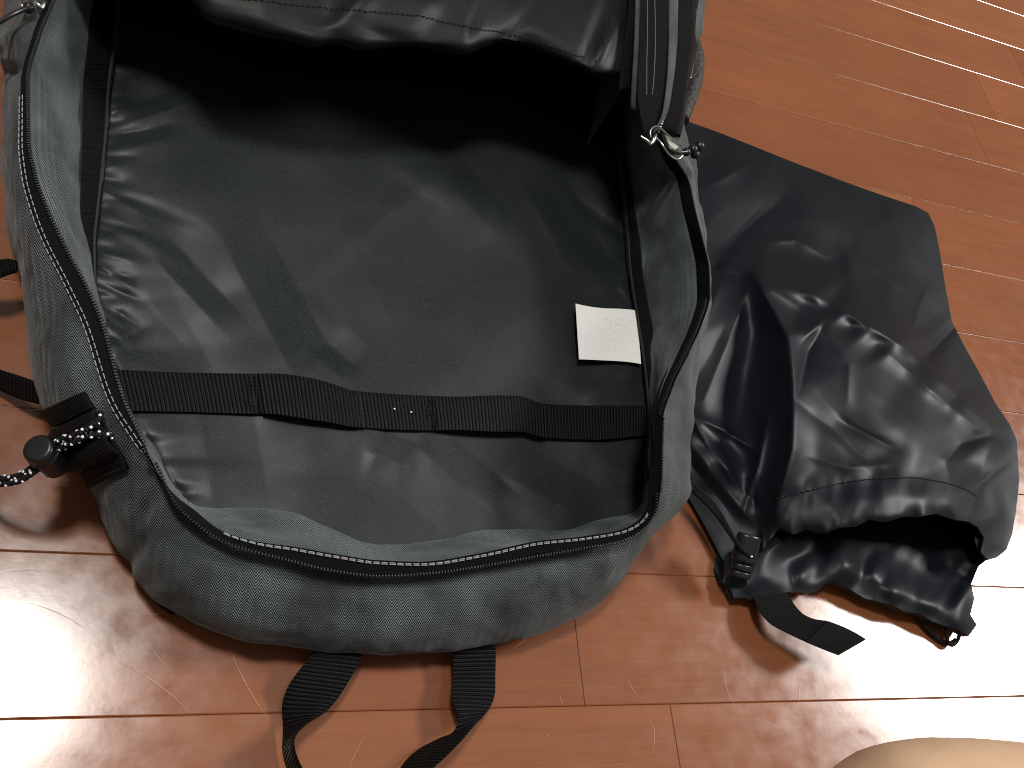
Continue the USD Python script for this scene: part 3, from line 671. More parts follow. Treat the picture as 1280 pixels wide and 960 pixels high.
# pocket seam across the flap lining
seam = resample([(250, -8), (330, 2), (420, 12), (520, 20), (575, 32), (640, 44), (700, 62), (735, 75)], 60)
ft = cKDTree(project(FL[:, 36:].reshape(-1, 3))); FLf, FNf = FL[:, 36:].reshape(-1, 3), FN[:, 36:].reshape(-1, 3)


def on_flap(p, lift):
    d, i = ft.query(p, k=3); w = 1 / (d + .5); w /= w.sum(-1, keepdims=True); return (FLf[i] * w[..., None]).sum(-2) + (FNf[i] * w[..., None]).sum(-2) * lift


C = on_flap(seam, 0.0006); obj('pocket_seam', stitch_run(C, np.tile([0, 0, 1.0], (60, 1)), 0.0022, 0.0012, 0.0003), BLACKTHREAD, bag, kind='stuff')
seam2 = resample([(764, 6), (758, 40), (748, 75), (738, 90)], 30); C = on_flap(seam2, 0.0006); obj('pocket_seam', stitch_run(C, np.tile([0, 0, 1.0], (30, 1)), 0.0018, 0.0012, 0.0003), BLACKTHREAD, bag, kind='stuff')

# the flap's side: bands running up from the end of the zip and over the roll
def band(name, Apx, Bpx, za, zb, mat, n=60, thick=0.0016, parent=None):
    a_, b_ = resample(Apx, n), resample(Bpx, n); ta = np.linspace(0, 1, n)
    m_, uv_ = ribbon(U(*a_.T, za(ta)), U(*b_.T, zb(ta)), thick); uv_ = uv_[:, ::-1] if mat is TWEED else uv_; return obj(name, m_, mat, parent or bag, uv=uv_)


rise = lambda z0, z1: (lambda t: z0 + (z1 - z0) * np.sin(np.clip(t, 0, 1) * np.pi / 2) ** 0.8)
band('grosgrain_band', [(774, 112), (776, 80), (781, 45), (786, 0), (792, -90)], [(796, 112), (796, 80), (797, 45), (799, 0), (803, -90)], rise(0.101, 0.128), rise(0.102, 0.130), WEBF)
band('herringbone_strip', [(788, 135), (789, 112), (791, 80), (793, 40), (794, 0), (798, -90)], [(795, 138), (796, 115), (798, 82), (799, 40), (801, 0), (805, -90)], rise(0.102, 0.131), rise(0.103, 0.132), TWEED)
zt = band('zipper_tape', [(806, 168), (800, 140), (797, 115), (798, 80), (800, 40), (801, 0), (806, -90)], [(822, 160), (828, 135), (832, 110), (835, 80), (837, 40), (838, 0), (843, -90)], rise(0.099, 0.1325), rise(0.100, 0.133), TAPE)
for xs in ([(808, 118), (808, 80), (809, 40), (809, 0), (813, -90)], [(815, 118), (818, 80), (819, 40), (818, 0), (822, -90)]):
    p = resample(xs, 60); C = U(*p.T, rise(0.1095, 0.1345)(np.linspace(0.22, 1, 60))); obj('stitching', stitch_run(C, np.tile([0, 0, 1.0], (60, 1)), 0.0016, 0.0011, 0.00018, 0.0007), THREAD, zt, kind='stuff')
band('herringbone_strip', [(816, 166), (827, 145), (832, 115), (835, 80), (836, 40), (836, 0), (840, -90)], [(832, 150), (839, 130), (842, 112), (846, 80), (848, 40), (848, 0), (852, -90)], rise(0.1000, 0.1335), rise(0.101, 0.134), TWEED)
band('edge_tape', [(826, 160), (838, 132), (841, 112), (845, 80), (847, 40), (847, 0), (851, -90)], [(846, 168), (853, 140), (857, 112), (861, 80), (866, 45), (866, 0), (870, -90)], rise(0.1005, 0.134), rise(0.094, 0.128), TAPE)
te = []
pth = resample([(823, 165), (829, 150), (833, 138), (835, 128)], 12); C = U(*pth.T, 0.1045)
for p in C:
    s = trimesh.creation.icosphere(subdivisions=1, radius=0.0007); s.apply_translation(p); te.append(s)
obj('zipper_teeth', trimesh.util.concatenate(te), STEEL, zt, kind='stuff')
# the flap's outer cloth and the side it hides
side_g = loft([U(*resample([(846, 168), (853, 140), (857, 112), (861, 80), (866, 45), (866, 0), (870, -90)], 50).T, rise(0.094, 0.128)(np.linspace(0, 1, 50))),
               U(*resample([(850, 172), (857, 140), (858, 118), (864, 90), (876, 38), (880, 0), (884, -90)], 50).T, rise(0.075, 0.105)(np.linspace(0, 1, 50))),
               U(*resample([(835, 190), (845, 160), (850, 130), (855, 100), (862, 60), (868, 0), (872, -90)], 50).T, rise(0.03, 0.055)(np.linspace(0, 1, 50)))], 16)
au = np.stack(np.broadcast_arrays(np.linspace(0, .05, 16)[None], side_g[..., 1]), -1)
obj('flap_gusset', gridmesh(side_g), BIND, bag, uv=au.reshape(-1, 2))
band('herringbone_strip', [(862, 56), (868, 40), (868, 0), (872, -90)], [(868, 58), (878, 40), (881, 0), (885, -90)], rise(0.115, 0.126), rise(0.108, 0.112), TWEED)
# padded mesh shoulder strap showing behind the flap's edge
sp = [(852, 150, .050, .009), (862, 122, .054, .010), (868, 100, .058, .0125), (868, 72, .060, .012), (862, 48, .060, .0095), (858, -30, .060, .010)]
SC = spline3(pix(*[(a_, b_, c_) for a_, b_, c_, _ in sp]), 60); rr = np.interp(np.linspace(0, 1, 60), np.linspace(0, 1, len(sp)), [r[3] for r in sp])
SM, _ = tube(SC, rr * 0.62, 20); v_ = SM[0] + 0.0006 * (meshkit.noise(SM[0] * 500, 2)[:, None] - 0.5); obj('shoulder_strap', (v_, SM[1]), MESHM, bag, label='padded black mesh shoulder strap edge')
obj('strap_buckle', tube(pix((866, 76, .085), (865, 86, .085), (863, 98, .084)), 0.0011, 8)[0], STEEL, bag)

# zip pulls
def pull(name, body, loop, core, cordpts, knot, knot_r, label):
    b = obj(name, body, STEEL, bag, label=label)
    obj('pull_ring', tube(loop, 0.00075, 8)[0], STEEL, b)
    if core is not None: m_, u_ = ribbon(*core, 0.001); obj('pull_core', m_, CREAM, b)
    obj('pull_cord', tube(cordpts, 0.0013, 8)[0], PLASTIC, b)
    for k, r in zip(knot, knot_r):
        s = trimesh.creation.icosphere(subdivisions=3, radius=r); s.vertices += 0.0004 * (meshkit.noise(s.vertices * 900 + 7, 4)[:, None] - .5); s.apply_translation(k); obj('cord_knot', s, PLASTIC, b)
    return b


zb = 0.102
body = cat(tube(pix((813, 181, zb), (817, 175, zb + .001), (820, 168, zb + .002)), [0.0012, 0.0018, 0.0014], 8)[0], tube(pix((801, 170.5, zb), (808, 175, zb), (813, 179, zb)), [0.0006, 0.0010, 0.0013], 8)[0])
loop = spline3(pix((814, 172, zb + .003), (814, 162, zb + .005), (820, 158, zb + .006), (836, 170, zb + .005), (854, 186, zb + .003), (853, 194, zb + .002), (846, 199, zb + .001), (840, 196, zb + .001), (828, 181, zb + .001), (821, 173, zb + .002)), 70)
core = (pix((826, 164, zb + .004), (838, 174, zb + .003), (848, 184, zb + .0025)), pix((831, 176, zb + .002), (838, 184, zb + .001), (843, 188, zb + .001)))
pull('zipper_pull', body, loop, core, spline3(pix((826, 166, zb + .003), (832, 177, zb + .004), (840, 189, zb + .004), (850, 191, zb + .004), (860, 190, zb + .004)), 20), [U(858, 190, zb + .003), U(866, 187, zb + .003), U(874, 183, zb + .003), U(869, 193, zb + .001)], [0.0028, 0.0033, 0.0036, 0.0030], 'silver wire zip pull with black cord knot at right zip end')
zc = 0.080
body = cat(tube(pix((44, 4, zc), (52, 10, zc), (56, 2, zc)), 0.0016, 8)[0])
loop = spline3(pix((28, -14, zc), (27, 0, zc + .002), (30, 10, zc + .002), (35, 12, zc + .001), (44, 4, zc), (50, -10, zc)), 40)
pull('zipper_pull', body, loop, None, spline3(pix((34, 10, zc + .003), (24, 14, zc + .004), (12, 20, zc + .004), (2, 26, zc + .003), (-12, 32, zc + .002)), 24), [U(36, 10, zc + .002), U(-14, 34, zc)], [0.0030, 0.004], 'silver zip pull with white flecked cord at top left corner')

# ------------------------------------------------------------------ ladder of webbing on the bag's left side, cord and cord lock
def ladder(Apx, Bpx, lift, name, mat=WEBF, n=40, m=9):
    a_, b_ = resample(Apx, n), resample(Bpx, n); w = np.linspace(0, 1, m)
    q = a_[:, None] * (1 - w)[None, :, None] + b_[:, None] * w[None, :, None]
    t_ = np.linspace(0, 1, n); P = on_shell(q[..., 0], q[..., 1], np.broadcast_to(lift(t_)[:, None], q.shape[:2]))
    P = gaussian_filter(P, (1.5, 1.5, 0))
    m_, uv_ = ribbon(P[:, 0], P[:, -1], 0.0014, m); v_, f_ = m_
    Nn = normals(P); top = P + Nn * np.sign(Nn[..., 2].mean()) * 0.0008; v2, f2 = gridmesh(top)
    s = np.r_[0, np.cumsum(np.linalg.norm(np.diff(P[:, m // 2], axis=0), axis=1))]; width = np.linalg.norm(P[:, 0] - P[:, -1], axis=1).mean()
    bot = P - Nn * np.sign(Nn[..., 2].mean()) * 0.0006
    ring = np.concatenate([top, bot[:, ::-1], top[:, :1]], 1)
    uv2 = np.stack(np.broadcast_arrays(s[:, None], (np.r_[w, w[::-1], 0] * width)[None]), -1)
    return obj(name, gridmesh(ring), mat, bag, uv=uv2.reshape(-1, 2)), top


la, lbx = [(52, 514), (64, 533), (75, 549), (86, 567), (98, 590), (112, 612)], [(114, 488), (124, 506), (134, 523), (145, 541), (158, 562), (168, 583)]
lA, lB = resample(la, 101), resample(lbx, 101)
ladder(lA[::5], lB[::5], lambda t: 0.0012 + 0 * t, 'ladder_webbing')
ladder(lA[0:24:3], lB[0:24:3], lambda t: 0.0026 + 0 * t, 'webbing_tab')
ladder(lA[24:52:3], lB[24:52:3], lambda t: 0.0026 + 0.0065 * np.sin(t * np.pi) ** 0.8, 'webbing_loop')
ladder(lA[52:78:3], lB[52:78:3], lambda t: 0.0026 + 0.0065 * np.sin(t * np.pi) ** 0.8, 'webbing_loop')
tb, top = ladder(lA[78:101:3], lB[78:101:3], lambda t: 0.0026 + 0 * t, 'webbing_tab')
for k in (0.3, 0.75):
    i = int(k * 39); C = top[i]; C = interp1d(np.linspace(0, 1, len(C)), C, axis=0)(np.linspace(0.08, 0.92, 24)); obj('bar_tack', stitch_run(C, np.tile([0, 0, 1.0], (24, 1)), 0.0014, 0.001, 0.0003), BLACKTHREAD, tb, kind='stuff')


def flecked_cord(C, r, name, parent, step=0.0062, label=None):
    m_, uv_ = tube(C, r, 10); o = obj(name, m_, CORD, parent, uv=uv_, **({'label': label} if label else {}))
    T, N_, B_ = frames(C); s = np.r_[0, np.cumsum(np.linalg.norm(np.diff(C, axis=0), axis=1))]; fl = []; k = 0; a = step / 2
    fC, fT, fN, fB = (interp1d(s, x, axis=0) for x in (C, T, N_, B_))
    while a < s[-1]:
        for ph in (0.0, math.pi):
            an = 1.1 * k + ph; d = math.cos(an) * fN(a) + math.sin(an) * fB(a); sph = trimesh.creation.icosphere(subdivisions=1, radius=1.0)
            sph.vertices = sph.vertices * 0.00072; sph.apply_translation(fC(a) + d * (r - 0.0002)); fl.append(sph)
        a += step * 0.5; k += 1
    obj('fleck', trimesh.util.concatenate(fl), FLECK, o, kind='stuff'); return o


def sl(px, py, lift): return on_shell(np.array([px]), np.array([py]), np.array([lift]))[0]


c1 = spline3([sl(72, 548, .008), sl(78, 560, .008), sl(88, 561, .010), sl(100, 554, .010), sl(112, 545, .010), sl(124, 541, .009), sl(134, 542, .006), sl(140, 546, .001)], 60)
c2 = spline3([sl(129, 518, .004), sl(129, 526, .007), sl(122, 534, .010), sl(108, 540, .010), sl(92, 552, .0095), sl(80, 568, .008), sl(74, 552, .006)], 60)
cd = flecked_cord(c1, 0.0013, 'lacing_cord', bag, label='black cord with white flecks laced through side webbing loops')
flecked_cord(c2, 0.0013, 'lacing_cord', bag)
p_btn, p_end = U(47, 560, 0.062), U(76, 585, 0.040)
ax = (p_end - p_btn); ax /= np.linalg.norm(ax)
cl = obj('cord_lock', rounded_cyl(p_btn + ax * 0.004, p_btn + ax * 0.019, 0.0072, 0.0016), PLASTIC, bag, label='black barrel cord lock with round push button')
obj('push_button', rounded_cyl(p_btn - ax * 0.0005, p_btn + ax * 0.0075, 0.0066, 0.0020), PLASTIC, cl)
c3 = spline3([p_btn + ax * 0.011, U(42, 583, 0.052), U(25, 594, 0.045), U(8, 598, 0.040), U(-15, 597, 0.032), U(-60, 592, 0.012)], 50)
flecked_cord(c3, 0.0014, 'lacing_cord', bag); c4 = c3 + np.array([0.0005, -0.0022, -0.0006]); flecked_cord(c4[4:], 0.0014, 'lacing_cord', bag)
c5 = spline3([p_btn + ax * 0.011, sl(72, 570, .010), sl(80, 562, .009)], 16); flecked_cord(c5, 0.0013, 'lacing_cord', bag)

# webbing ends at the left
A = pix((-40, 446, .012), (0, 462, .016), (25, 470, .020), (48, 478, .024), (80, 488, .020)); B = pix((-40, 474, .004), (0, 488, .006), (25, 499, .010), (48, 505, .014), (80, 515, .012))
m_, uv_ = ribbon(spline3(A, 40), spline3(B, 40), 0.0015); obj('side_strap', m_, WEB, bag, uv=uv_)
A = pix((-60, 322, .030), (-30, 324, .030), (0, 325, .030), (12, 324, .030), (19, 327, .029)); B = pix((-60, 348, .030), (-30, 347, .030), (0, 347, .030), (12, 343, .030), (21, 341, .029))
m_, uv_ = ribbon(spline3(A, 30), spline3(B, 30), 0.0035); obj('strap_end', m_, WEBF, bag, uv=uv_)
# haul handle: twisted webbing loop at the bottom edge
LA = pix((402, 790, .016), (392, 815, .013), (369, 844, .010), (352.5, 885, .004), (354, 905, .003), (353, 935, .002), (359, 962, .002), (385, 1010, .002), (430, 1035, .003), (470, 1020, .003), (500, 961, .003), (544, 926, .004), (570, 910, .012), (571, 889, .013), (566, 876, .012), (566, 852, .010), (565, 813, .012), (563, 790, .016))
LB = pix((462, 795, .016), (451, 824, .014), (434, 855, .013), (408, 889, .013), (384, 904, .018), (368, 922, .023), (379, 962, .022), (402, 990, .021), (432, 1005, .020), (470, 1000, .020), (540, 961, .019), (580, 922, .021), (592, 908, .016), (611, 886, .008), (617.5, 872, .008), (619, 852, .009), (619.5, 810, .012), (617, 788, .016))
m_, uv_ = ribbon(spline3(LA, 150), spline3(LB, 150), 0.0016); obj('haul_handle', m_, WEB, bag, uv=uv_)
# scraps of the back's straps peeping out under the edge
for A, B in ((pix((192, 735, .010), (200, 745, .008), (220, 762, .004)), pix((188, 742, .006), (196, 752, .004), (216, 768, .002))), (pix((730, 748, .012), (745, 743, .012), (757, 738, .010)), pix((732, 756, .010), (746, 751, .010), (757, 745, .009))),
             (pix((826, 655, .030), (845, 640, .036), (862, 616, .040)), pix((828, 645, .034), (843, 630, .040), (862, 600, .045)))):
    m_, uv_ = ribbon(spline3(A, 14), spline3(B, 14), 0.003); obj('strap_scrap', m_, WEBF, bag, uv=uv_)

# ------------------------------------------------------------------ black nylon stuff sack beside it
sack_out = [(842, 142), (852, 149), (900, 166), (950, 186), (1000, 206), (1050, 225), (1100, 243), (1145, 258), (1160, 266), (1168, 282), (1174, 310), (1182, 360), (1190, 402), (1203, 428), (1220, 458), (1245, 505), (1262, 530), (1271, 550), (1274, 600), (1270, 640), (1265, 668), (1258, 687), (1246, 697), (1235, 700), (1226, 690), (1230, 672), (1222, 659), (1211, 652), (1195, 650), (1170, 642), (1150, 646), (1132, 645), (1110, 652), (1088, 649), (1070, 658), (1053, 659), (1030, 667), (1010, 662), (992, 668), (975, 660), (960, 678), (945, 700), (925, 716), (909, 712), (895, 684), (878, 652), (861, 622), (848, 560), (840, 480), (840, 400), (835, 300), (830, 200)]
CP = [(842, 142, 8), (900, 166, 3), (950, 186, 3), (1000, 206, 3), (1050, 225, 3), (1100, 243, 3), (1145, 258, 3), (1165, 275, 3), (1174, 310, 4), (1182, 360, 5), (1190, 402, 6), (1220, 458, 9), (1245, 505, 14), (1271, 550, 18), (1274, 600, 20), (1270, 640, 22), (1258, 687, 24), (1235, 700, 27), (1228, 680, 32),
      (1211, 652, 44), (1170, 642, 54), (1132, 645, 57), (1088, 649, 55), (1053, 659, 50), (1010, 662, 40), (975, 660, 30), (945, 700, 14), (925, 716, 7), (909, 712, 4), (895, 684, 4), (878, 652, 4), (861, 622, 4), (848, 560, 10), (840, 480, 16), (840, 400, 18), (835, 300, 18), (830, 200, 14),
      (930, 215, 12), (1010, 270, 16), (1080, 290, 14), (900, 260, 15), (880, 200, 12), (1140, 340, 12), (890, 320, 20), (1040, 330, 17), (960, 290, 18), (905, 345, 27), (930, 345, 32),
      (950, 352, 42), (967, 385, 45), (985, 420, 47), (992, 460, 49), (994, 500, 49), (991, 562, 47), (980, 610, 40), (968, 645, 30),
      (935, 385, 30), (938, 420, 22), (928, 480, 17), (914, 550, 15), (902, 610, 11), (880, 420, 26), (875, 500, 21), (868, 560, 15), (893, 575, 20), (922, 640, 12), (895, 640, 8), (945, 600, 24), (953, 540, 30), (962, 480, 32), (948, 660, 16),
      (1000, 378, 36), (1021, 369, 45), (1055, 390, 46), (1090, 411, 47), (1126, 431, 47), (1180, 484, 43), (1235, 532, 33), (1208, 510, 38),
      (1036, 388, 37), (1066, 408, 38), (1102, 431, 40), (1135, 456, 41), (1184, 503, 37), (1225, 545, 29),
      (1107, 442, 48), (1160, 489, 45), (1224, 541, 35), (1060, 430, 49), (1029, 409, 49), (1010, 430, 44), (1005, 465, 46), (1005, 500, 47), (1070, 460, 51), (1040, 470, 51),
      (1060, 510, 51), (1100, 520, 53), (1150, 555, 53), (1050, 565, 49), (1018, 590, 44), (1020, 540, 47), (1100, 570, 52), (1180, 540, 45),
      (1060, 345, 24), (1110, 378, 27), (1150, 420, 29), (1200, 475, 21), (1120, 350, 16), (1165, 400, 15), (1190, 435, 13),
      (1190, 562, 41), (1182, 580, 45), (1188, 605, 47), (1208, 575, 28), (1242, 545, 30), (1240, 600, 22), (1215, 605, 34), (1230, 630, 28), (1215, 630, 40), (1250, 640, 27),
      (980, 622, 37), (1020, 610, 44), (1062, 602, 50), (1100, 599, 53), (1137, 598, 54), (1175, 603, 52), (1209, 613, 42), (1000, 640, 40), (1040, 632, 50), (1075, 625, 55), (1110, 622, 58), (1150, 622, 60), (1185, 630, 54)]
cp = np.array(CP, float); lin = LinearNDInterpolator(cp[:, :2], cp[:, 2])
SACKSTRIPS = [(1022, 262, 82, 20, 57, 1.8), (932, 292, 52, 10, -45, 1.8), (985, 312, 30, 8, 28, -1.6), (880, 215, 40, 14, -40, 1.6), (1150, 350, 60, 16, 70, 1.6), (1095, 330, 70, 18, 40, 1.4), (1168, 408, 26, 8, -50, 1.6), (1170, 440, 24, 7, -40, 1.5), (1070, 560, 60, 12, 42, 2.0), (1035, 520, 50, 10, 45, 1.4),
              (1130, 500, 70, 16, 38, 1.2), (900, 450, 70, 14, -62, 1.6), (915, 610, 60, 9, 50, 2.4), (890, 600, 60, 8, 52, -2.0), (1215, 585, 40, 12, -70, 2.2), (1020, 215, 40, 14, 25, 1.0), (960, 240, 60, 18, -50, -1.2)]
gx, gy = np.meshgrid(np.arange(800, 1301, 2.0), np.arange(110, 731, 2.0)); gz = lin(gx, gy); bad = np.isnan(gz); gz[bad] = cp[cKDTree(cp[:, :2]).query(np.c_[gx[bad], gy[bad]])[1], 2]
gz = 0.6 * gaussian_filter(gz, 2.5) + 0.4 * gaussian_filter(gz, 6.0)
SACKFOLDS = [([(946, 350), (968, 385), (985, 420), (992, 480), (991, 562), (972, 640)], 6, 14), ([(950, 352), (975, 368), (1002, 386)], 3, 8), ([(1029, 407), (1010, 440), (997, 494)], -3.5, 7), ([(1010, 364), (1070, 398), (1126, 431), (1180, 478), (1240, 535)], 5, 11),
             ([(1100, 434), (1160, 485), (1228, 541)], 3.5, 8), ([(995, 502), (1040, 536), (1077, 570), (1100, 588)], -2.6, 8), ([(1050, 526), (1119, 562)], -2.6, 7), ([(868, 322), (905, 342), (950, 352)], -3.5, 9), ([(872, 522), (905, 538), (940, 560)], 4, 7),
             ([(868, 525), (890, 562), (926, 612)], 4.5, 7), ([(1143, 408), (1157, 365)], 2.4, 6), ([(1158, 446), (1196, 405)], -4, 7), ([(1190, 606), (1183, 575), (1203, 555), (1240, 544)], 4.5, 8), ([(892, 332), (930, 290), (970, 256)], -3, 10), ([(962, 302), (995, 299), (1032, 320)], 2.6, 6),
             ([(1085, 330), (1130, 360), (1152, 392)], 1.8, 7), ([(1030, 408), (1062, 455), (1060, 500)], 1.6, 8), ([(905, 345), (880, 400), (866, 470)], 2.2, 9), ([(935, 360), (905, 440), (880, 500)], 2.4, 10), ([(1015, 372), (1035, 392), (1000, 430)], 2, 6), ([(1110, 260), (1150, 330)], 1.2, 9),
             ([(985, 225), (1050, 300), (1085, 395)], 1.6, 12), ([(1205, 470), (1180, 500)], 1.8, 6), ([(1262, 575), (1225, 605), (1215, 640)], 2.4, 7), ([(890, 230), (935, 205)], 2.0, 8), ([(960, 520), (948, 580), (930, 640)], 3, 8), ([(1010, 570), (1060, 585), (1110, 580)], 1.4, 7)]
gz = gz + (strips_z(SACKSTRIPS, gx, gy) * 0.7 + creases_z(SACKFOLDS, gx, gy)) * 1000
qq = np.stack([gx / 100, gy / 100, 0 * gx], -1); amp = np.clip((gz - 3) / 12, 0, 1)
gz += amp * (facets(798, 1304, 108, 734, 74, 15, 6)(gx, gy) * 2.4 + facets(798, 1304, 108, 734, 36, 16, 4)(gx, gy) * 0.9)
gath = np.exp(-((gy - np.interp(gx, [950, 1062, 1137, 1210, 1290], [632, 608, 604, 618, 640])) / 22.0) ** 2) * (gx > 945)
gz += gath * (meshkit.noise(np.stack([gx / 17, gy / 60, 0 * gx], -1), 71) - 0.5) * 3.4
lipd = np.exp(-(np.clip(np.interp(gx, [960, 1010, 1053, 1088, 1132, 1170, 1211, 1235], [672, 664, 659, 650, 646, 643, 653, 690]) - gy, 0, 99) / 12.0)) * (gx > 950) * (gy > 600)
gz += lipd * (meshkit.noise(np.stack([gx / 15, gy / 40, 0 * gx], -1), 73) - 0.5) * 5.0
sackz = RegularGridInterpolator((gy[:, 0], gx[0]), gz / 1000)
sz = lambda px, py: np.maximum(sackz(np.stack([np.clip(py, 110, 729), np.clip(px, 800, 1299)], -1)), 0.002)
base_s = np.r_[U(1050, 480, 0)[:2], 0]
sack = thing('stuff_sack', base_s, 'black crumpled nylon drawstring sack lying beside the backpack', 'drawstring bag')
so = np.array(Polygon(sack_out).exterior.coords)
body = obj('sack_body', patch(so, sz, 2.2, skirt=None), NYLON, sack)
# the sides and underside of the sack, turned in below its outline
ring = np.array(LineString(sack_out[:22] ).segmentize(4).coords)
W0 = U(*ring.T, sz(*ring.T)); cc = U(1040, 470, 0); inn = cc - W0; inn[:, 2] = 0; inn /= np.linalg.norm(inn, axis=1, keepdims=True)
W1 = W0 + inn * 0.002; W1[:, 2] = W0[:, 2] * 0.5; W2 = W0 + inn * 0.014; W2[:, 2] = 0.0012
obj('sack_side', gridmesh(loft([W0, W1, W2], 8)), NYLON, sack)
# lower lip and the inside of the mouth
low = [(905, 700), (906, 718), (903, 727), (913, 735), (918, 748), (930, 747), (940, 750), (968, 743), (991, 739), (1008, 742), (1022, 739), (1031, 730), (1040, 725), (1060, 735), (1081, 748), (1098, 752), (1115, 756), (1130, 764), (1149, 767), (1166, 777), (1184, 783), (1200, 788), (1211, 795), (1221, 781), (1213, 768), (1218, 748), (1214, 730), (1223, 708), (1246, 690), (1262, 660), (1250, 600), (1180, 560), (1100, 540), (1000, 560), (950, 610), (925, 660)]
LCP = np.array([(905, 700, 6), (906, 718, 8), (913, 735, 8), (940, 750, 9), (991, 739, 11), (1022, 739, 12), (1040, 725, 17), (1060, 735, 14), (1081, 748, 11), (1115, 756, 13), (1149, 767, 12), (1184, 783, 12), (1211, 795, 12), (1221, 781, 12), (1218, 748, 13), (1214, 730, 14), (1223, 708, 20), (1246, 690, 22), (1262, 660, 14), (1250, 600, 5), (1180, 560, 3), (1100, 540, 3), (1000, 560, 3), (950, 610, 4), (925, 660, 6),
                (950, 720, 17), (985, 700, 12), (1000, 720, 19), (1015, 690, 9), (960, 690, 20), (985, 670, 22), (1030, 700, 14), (1050, 690, 21), (1062, 705, 24), (1075, 720, 16), (1080, 700, 10), (1090, 715, 20), (1105, 735, 18), (1120, 740, 22), (1140, 745, 17), (1160, 755, 20), (1185, 765, 16), (1200, 770, 18), (1190, 740, 8), (1150, 715, 6), (1110, 690, 6), (1180, 700, 4), (1060, 660, 8), (1120, 650, 4), (1200, 650, 5), (1203, 745, 20), (1207, 720, 10), (1030, 650, 6), (935, 735, 14), (1010, 730, 15), (1196, 780, 18)], float)
ll = LinearNDInterpolator(LCP[:, :2], LCP[:, 2]); g2 = ll(gx2 := np.meshgrid(np.arange(880, 1290, 2.0), np.arange(520, 815, 2.0))[0], gy2 := np.meshgrid(np.arange(880, 1290, 2.0), np.arange(520, 815, 2.0))[1]); bad = np.isnan(g2)
g2[bad] = LCP[cKDTree(LCP[:, :2]).query(np.c_[gx2[bad], gy2[bad]])[1], 2]
g2 = 0.6 * gaussian_filter(g2, 2.0) + 0.4 * gaussian_filter(g2, 5.0); q2 = np.stack([(gx2 + 0.55 * gy2) / 15, (gy2 - 0.5 * gx2) / 60, 0 * gx2], -1)
near = np.clip((gy2 - 660) / 60, 0, 1); g2 += near * ((meshkit.noise(q2, 81) - 0.5) * 2.2 + facets(870, 1300, 510, 820, 34, 18, 4)(gx2, gy2) * 3.0)
lz_ = RegularGridInterpolator((gy2[:, 0], gx2[0]), np.maximum(g2, 2.5) / 1000); lowz = lambda px, py: lz_(np.stack([np.clip(py, 520, 813), np.clip(px, 880, 1287)], -1))
obj('lower_lip', patch(np.array(Polygon(low).exterior.coords), lowz, 2.8), NYLON, sack)
lr = np.array(LineString(low[:29]).segmentize(4).coords); W0 = U(*lr.T, lowz(*lr.T)); W1 = W0 + [0, 0.001, 0]; W1[:, 2] *= .5; W2 = W0 + [0, 0.010, 0]; W2[:, 2] = 0.0012
obj('sack_side', gridmesh(loft([W0, W1, W2], 8)), NYLON, sack)
# upper lip: rolled hem with some body
lip = np.array([(958, 680), (975, 660), (992, 668), (1010, 662), (1030, 667), (1053, 659), (1070, 658), (1088, 649), (1110, 652), (1132, 645), (1150, 646), (1170, 642), (1195, 650), (1211, 652), (1222, 659), (1230, 672), (1226, 690), (1235, 700), (1246, 697), (1258, 687)], float)
lr = np.array(LineString(lip).segmentize(4).coords); W0 = U(*lr.T, sz(*lr.T)); W1 = W0 + [0.001, 0.003, -0.004]; W2 = W0 + [0.003, 0.016, -0.002]
obj('hem_roll', gridmesh(loft([W0, W1, W2], 8)), NYLON, sack)
sm_ = resample([(968, 624), (980, 621), (1020, 611), (1062, 602), (1100, 598), (1137, 597), (1175, 602), (1209, 613), (1222, 622)], 90); C = U(*sm_.T, sz(*sm_.T) + 0.0006)
obj('hem_stitching', stitch_run(C, np.tile([0, 0, 1.0], (90, 1)), 0.0026, 0.0012, 0.00034, 0.0005), BLACKTHREAD, sack, kind='stuff')
# cord lock, its double cord, the webbing tab and the far cord loop
p0, p1 = U(937, 668, 0.033), U(923, 724, 0.019); d = (p1 - p0); Lc = np.linalg.norm(d); d /= Lc
sidev = np.cross(d, [0, 0, 1.0]); sidev /= np.linalg.norm(sidev); upv = np.cross(sidev, d); upv *= np.sign(upv[2])
def ellip(p_a, p_b, rw, rh, bev=0.002):
    v, f = rounded_cyl((0, 0, 0), (0, 0, np.linalg.norm(p_b - p_a)), 1.0 * 0.01, bev); v = v.copy()
    e = np.cross([0, 0, 1.0], [0.3, 0.5, 0.8])
    return p_a + v[:, :1] / 0.01 * rw * sidev + v[:, 1:2] / 0.01 * rh * upv + v[:, 2:] * d, f
ck = obj('cord_lock', ellip(p0, p0 + d * 0.62 * Lc, 0.0078, 0.0056), PLASTIC, sack, label='black plastic cord lock at the mouth of the sack')
obj('push_button', ellip(p0 + d * 0.66 * Lc, p0 + d * 0.80 * Lc, 0.0066, 0.0048, 0.0012), PLASTIC, ck); obj('lock_rim', ellip(p0 + d * 0.82 * Lc, p0 + d * 0.95 * Lc, 0.0073, 0.0054, 0.001), PLASTIC, ck)
hole = p0 + d * 0.45 * Lc + upv * 0.0054 - sidev * 0.001
s = trimesh.creation.icosphere(subdivisions=2, radius=0.0011); s.apply_translation(hole + upv * 0.0004); obj('rivet', s, STEEL, ck)
for o in (-1, 0.2, 1.2):
    C = spline3(np.vstack([pix((862, 606 + 4 * o, .026), (880, 622 + 5 * o, .029), (900, 645 + 5 * o, .031), (914, 668 + 3 * o, .033)) + np.array([0.0008 * o, 0, 0.0]), hole - upv * 0.0005]), 40); m_, uv_ = tube(C, 0.00135, 8); obj('drawcord', m_, CORD, sack, uv=uv_)
spl_ = spline3; spline3 = lambda p, n: resample3(p, n)
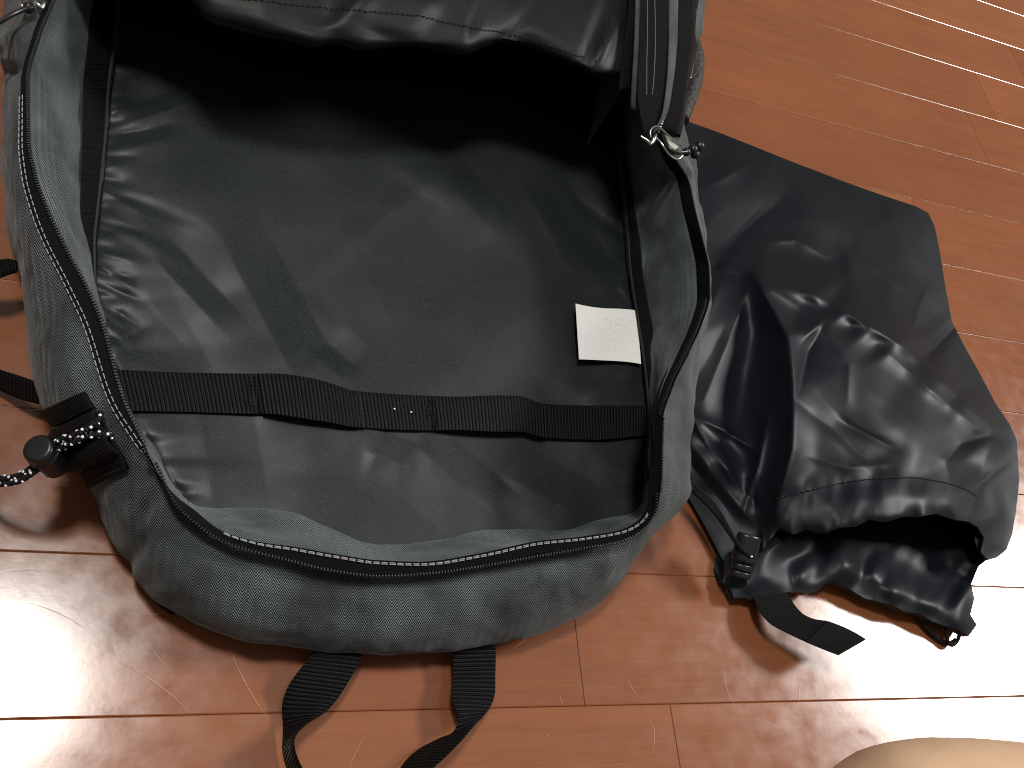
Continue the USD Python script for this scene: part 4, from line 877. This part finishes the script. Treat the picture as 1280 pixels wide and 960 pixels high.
A = pix((938, 738, .010), (947, 760, .013), (961, 778, .016), (985, 792, .019), (1012, 804.5, .022), (1048, 819, .024)); B = pix((980, 735, .010), (989, 750, .013), (1003, 767, .016), (1018, 774, .019), (1036, 777, .022), (1082, 799, .024))
m_, uv_ = ribbon(spline3(A, 50), spline3(B, 50), 0.0018); obj('pull_tab', m_, WEBF, sack, uv=uv_)
A = pix((1008, 803, .0235), (1030, 812, .0252), (1048, 819, .0258)); B = pix((1036, 776.5, .0235), (1060, 788, .0252), (1083, 799, .0258)); m_, uv_ = ribbon(spline3(A, 16), spline3(B, 16), 0.0016); obj('pull_tab', m_, WEBF, sack, uv=uv_)
spline3 = spl_
C = spline3(pix((1182, 780, .010), (1184, 798, .006), (1188, 806, .0045), (1195, 803, .005), (1199, 794, .008), (1196, 780, .013)), 40); m_, uv_ = tube(C, 0.0013, 8); obj('drawcord', m_, CORD, sack, uv=uv_)
C = spline3(pix((1150, 772, .006), (1168, 795, .003), (1186, 804, .003), (1195, 800, .004)), 24); m_, uv_ = tube(C, 0.0016, 8); obj('drawcord', m_, CORD, sack, uv=uv_)

# ------------------------------------------------------------------ the bare knee of whoever holds the camera
def ball(px, top, z, rad):
    R = F * rad / (np.array([0, 0, 1.0]) @ [0, 0, 1] * 0.41); p = U(px, top + R, z); return (p[0], p[1], z, rad)


j1, j2, j3 = ball(1150, 926, .075, .054), ball(1215, 918, .078, .058), ball(1310, 924, .082, .063)
person = thing('person', (j1[0], j1[1], 0), 'bare bent knee of a person kneeling at the lower right', 'person')
leg = hull_chain([j1, j2, j3, (j3[0] + .16, j3[1] - .10, .095, .076), (j3[0] + .36, j3[1] - .26, .105, .088)])
shin = hull_chain([(j1[0] + .01, j1[1] - .005, .064, .050), (j1[0] + .07, j1[1] - .11, .054, .049), (j1[0] + .12, j1[1] - .22, .052, .048), (j1[0] + .16, j1[1] - .38, .042, .035)])
a, b = (manifold3d.Manifold(manifold3d.Mesh(np.asarray(t.vertices, np.float32), np.asarray(t.faces, np.uint32))) for t in (leg, shin))
mm = (a + b).to_mesh(); t = trimesh.Trimesh(mm.vert_properties[:, :3], mm.tri_verts); trimesh.smoothing.filter_taubin(t, iterations=12); t.vertices[:, 2] = np.maximum(t.vertices[:, 2], 0.001)
obj('leg', t, SKIN, person)
